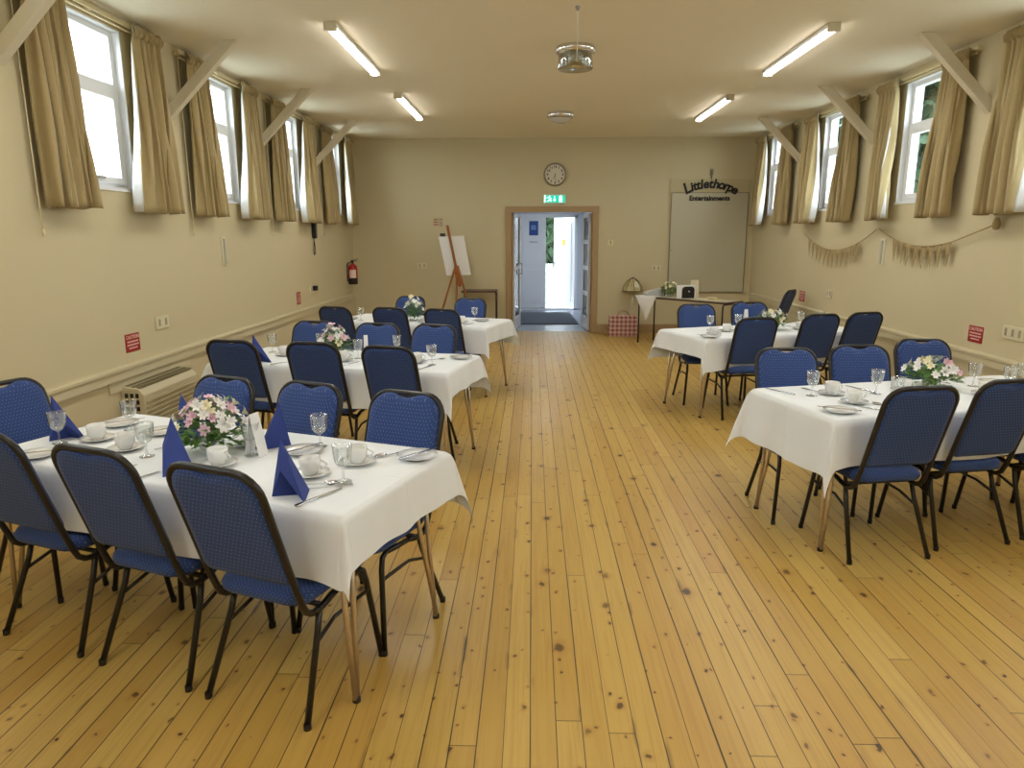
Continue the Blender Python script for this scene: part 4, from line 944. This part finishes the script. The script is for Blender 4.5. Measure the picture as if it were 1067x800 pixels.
for sx in (-1, 1):
    MB().tube([(sx*.26+.01, -.20, 0), (sx*.26+.01, -.20, .70), (sx*.26, -.18, .72), (sx*.26, .18, .72), (sx*.26-.0, .20, .70), (sx*.26, .20, 0)], .012, 8).obj('leg_frame', M_tube, o)

# ------------------------------------------------------------ side table group, back right
ang = -48; STC = (2.29, 10.54)
o = empty('side_table', (STC[0], STC[1], 0), R(ang), 'narrow cream-topped folding table near the back wall holding flowers and cards', 'table')
MB().b2((-.79, -.22, .705), (.79, .22, .73)).obj('tabletop', M_board, o, bevel=.003)
t = MB(); t.b2((-.79, -.226, .702), (.79, -.22, .731)); t.b2((-.79, .22, .702), (.79, .226, .731)); t.b2((.79, -.22, .702), (.796, .22, .731)); t.obj('edge_trim', M_wood, o)
for sx in (-1, 1):
    MB().tube([(sx*.74, -.19, 0), (sx*.74, -.19, .66), (sx*.74, -.17, .69), (sx*.74, .17, .69), (sx*.74, .19, .66), (sx*.74, .19, 0)], .012, 8).obj('leg_frame', M_tube, o)
def ST(u, v): c, s = math.cos(R(ang)), math.sin(R(ang)); return STC[0]+c*u-s*v, STC[1]+s*u+c*v
# lace cloth hanging off the far-left corner as a point
cxy = ST(-.585, 0); o = empty('lace_cloth', (cxy[0], cxy[1], .732), R(ang), 'white lace cloth on the side table, one point hanging down', 'cloth')
M_lace = mat('lace', (.74, .72, .68), .9, bump=(180, .8, .003))
t = MB(); t.add([(-.20, -.235, .003), (.20, -.235, .003), (.20, .19, .003), (-.20, .19, .003)], [(0, 1, 2, 3)])
t.grid(lambda u, v: (-.20+(u*.40)*(1-v)+.24*v+.006*math.sin(14*u), -.237-.02*math.sin(PI*u)*v-.015*v, .003-.36*v), 10, 10); t.obj('lace', M_lace, o, solid=.003, fixn=False)
# binder, flowers, framed speaker, cards
p = ST(-.60, -.02); o = empty('box_file', (p[0], p[1], .737), R(8), 'grey box with a dark end lying on the lace cloth', 'box')
MB().prism([(-.14, 0), (.13, 0), (.13, .11), (-.09, .06), (-.14, .03)], -.10, .10).obj('case', mat('pale_grey_box', srgb('#B9B9B4'), .5), o, bevel=.003)
MB().b2((.13, -.10, 0), (.15, .10, .125)).obj('end_panel', M_black, o)
TTs = TT
def flowers_at(x, y, z, label, seed):
    r = flowers(x, y, '', '', label, .14, .17, [M_pet[2], M_pet[0]], seed, 14); r.location.z = z; return r
p = ST(-.33, .03); fl = flowers_at(p[0], p[1], .7305, 'cream roses and greenery in a bowl on the side table by the back wall', 31)
p = ST(.02, -.03); o = empty('framed_picture', (p[0], p[1], .7305), R(8), 'white panel with a black rounded centre standing on the side table', 'frame')
MB().b2((-.15, 0, 0), (.13, .03, .19)).obj('panel', M_paper, o, bevel=.003)
MB().prism([(-.08, .003), (.105, .003), (.105, .12)]+[(.055+.05*math.cos(R(a)), .12+.05*math.sin(R(a))) for a in range(0, 91, 15)]+[(-.03+.05*math.cos(R(a)), .12+.05*math.sin(R(a))) for a in range(90, 181, 15)], -.02, 0).obj('black_centre', M_black, o)
MB().lathe([(.001, 0), (.012, 0), (.010, .006), (.001, .008)], (.022, -.02, .10), axis='y', seg=12).obj('knob', M_paper, o)
p = ST(.03, .08); o = empty('greeting_card', (p[0]+.03, p[1], .7305), R(5), 'pale card standing behind the black and white panel', 'card')
t = MB(); t.add([(-.06, .03, 0), (.06, .03, 0), (.06, 0, .26), (-.06, 0, .26), (.06, -.03, 0), (-.06, -.03, 0)], [(0, 1, 2, 3), (3, 2, 4, 5)]); t.obj('folded_card', mat('cream_card', srgb('#D8D0B4'), .7), o, solid=.002)
p = ST(.42, .02); o = empty('tray', (p[0], p[1], .7305), R(ang), 'flat pale tray at the right end of the side table', 'tray')
MB().prism(rrect(.30, .16, .03), 0, .006, plane='xy').obj('base', M_cream, o); MB().lathe([(.06, .006), (.075, .03), (.072, .032), (.055, .008)], seg=16).obj('rim', M_cream, o)
# tote bag and lamp behind it
o = empty('gift_bag', (1.51, 11.72, 0), 0, 'red and white checked bag standing on the floor by the back wall', 'bag')
MB().prism([(-.235, 0), (.235, 0), (.225, .34), (-.225, .34)], -.09, .09).obj('body', M_check, o, bevel=.008)
for yy in (-.08, .08): MB().tube([(-.09, yy, .33), (-.07, yy, .40), (0, yy, .42), (.07, yy, .40), (.09, yy, .33)], .005, 6).obj('handle', mat('bag_handle', srgb('#A8685E'), .7), o)
o = empty('stained_glass_lamp', (1.68, 11.93, 0), 0, 'slim standing lamp with a ribbed stained glass shade behind the checked bag', 'lamp')
MB().lathe([(.001, 0), (.10, 0), (.10, .012), (.02, .03), (.012, .05)], seg=20).obj('base', M_brass, o)
MB().tube([(0, 0, .03), (0, 0, .86)], .008, 8).obj('stem', M_brass, o)
MB().lathe([(.165, .73), (.15, .80), (.10, .88), (.04, .93), (.001, .94)], seg=8, smooth=False).obj('lamp_shade', mat('tiffany_glass', srgb('#B5A878'), .2, noise=(30, .4)), o, solid=.004)
t = MB()
for k in range(8):
    a = 2*PI*k/8; t.tube([(.167*math.cos(a), .167*math.sin(a), .73), (.152*math.cos(a), .152*math.sin(a), .80), (.102*math.cos(a), .102*math.sin(a), .885), (.04*math.cos(a), .04*math.sin(a), .935)], .005, 5)
t.lathe([(.166, .724), (.174, .73), (.166, .738), (.160, .73), (.166, .724)], seg=16); t.lathe([(.001, .96), (.03, .945), (.04, .935), (.03, .93)], seg=10); t.obj('leading', M_wood, o)

# ------------------------------------------------------------ outside
def tree(x, y, h, r_, name, label, seed, n=5200, z0=.6):
    rnd = random.Random(seed); o = empty(name, (x, y, -.12), 0, label, 'tree', 'garden trees outside')
    MB().tube([(0, 0, 0), (.1, 0, h*.4), (0, .1, h*.75)], .12, 8, r2=.04).obj('trunk', M_bark, o)
    t = MB()
    for k in range(n):
        v = Vector((rnd.gauss(0, 1), rnd.gauss(0, 1), rnd.gauss(0, 1))).normalized()*(rnd.random()**.4)
        p = Vector((v.x*r_, v.y*r_, z0+(h-z0)/2+v.z*(h-z0)/2)); a = Vector((rnd.gauss(0, 1), rnd.gauss(0, 1), rnd.gauss(0, 1))).normalized(); b = a.cross(v+Vector((.1, .2, .3))).normalized(); s = .15+.11*rnd.random()
        t.add([p-a*s, p+b*s*.5, p+a*s, p-b*s*.5], [(0, 1, 2, 3)])
    t.obj('foliage', M_leaf2, o, fixn=False)
for i, (x, y, h, r_) in enumerate(((9.4, 11.6, 5.6, 1.8), (8.7, 16.3, 6.6, 2.0), (8.3, 21.2, 5.4, 1.9), (9.6, 26.4, 6.0, 2.0), (7.4, 31.4, 5.6, 1.9))):
    tree(x, y, h, r_, 'broadleaf_tree', 'leafy green tree outside the right-hand windows, number %s from the near end' % ('one', 'two', 'three', 'four', 'five')[i], i+40)
tree(.2, 20.5, 4.0, 1.2, 'garden_shrub', 'bright green shrub seen through the open entrance door', 77, 2500, .9)
tree(2.6, 23.6, 4.6, 1.4, 'garden_shrub', 'green shrub behind the open entrance door leaf', 78, 2000, .6)
o = empty('picket_fence', (.4, 18.6, -.12), 0, 'grey timber fence seen through the open entrance door', 'fence')
t = MB(); [t.b2((-1.5+.14*k, -.01, 0), (-1.40+.14*k, .01, 1.05)) for k in range(22)]; t.obj('boards', mat('grey_timber', srgb('#8F9490'), .8), o)
t = MB(); t.b2((-1.5, .01, .2), (1.6, .05, .28)); t.b2((-1.5, .01, .8), (1.6, .05, .88)); t.obj('rails', MAT['grey_timber'], o)
o = empty('brick_house', (-6.5, 17.5, -.12), 0, 'low brick building outside the left-hand windows', 'building')
MB().b2((-1.2, -3.5, 0), (1.2, 5, 3.5)).obj('walls', M_brick, o)
MB().prism([(-1.4, 3.5), (1.4, 3.5), (0, 4.5)], -3.7, 5.2).obj('roof', mat('grey_roof', srgb('#B9BCC0'), .8), o)
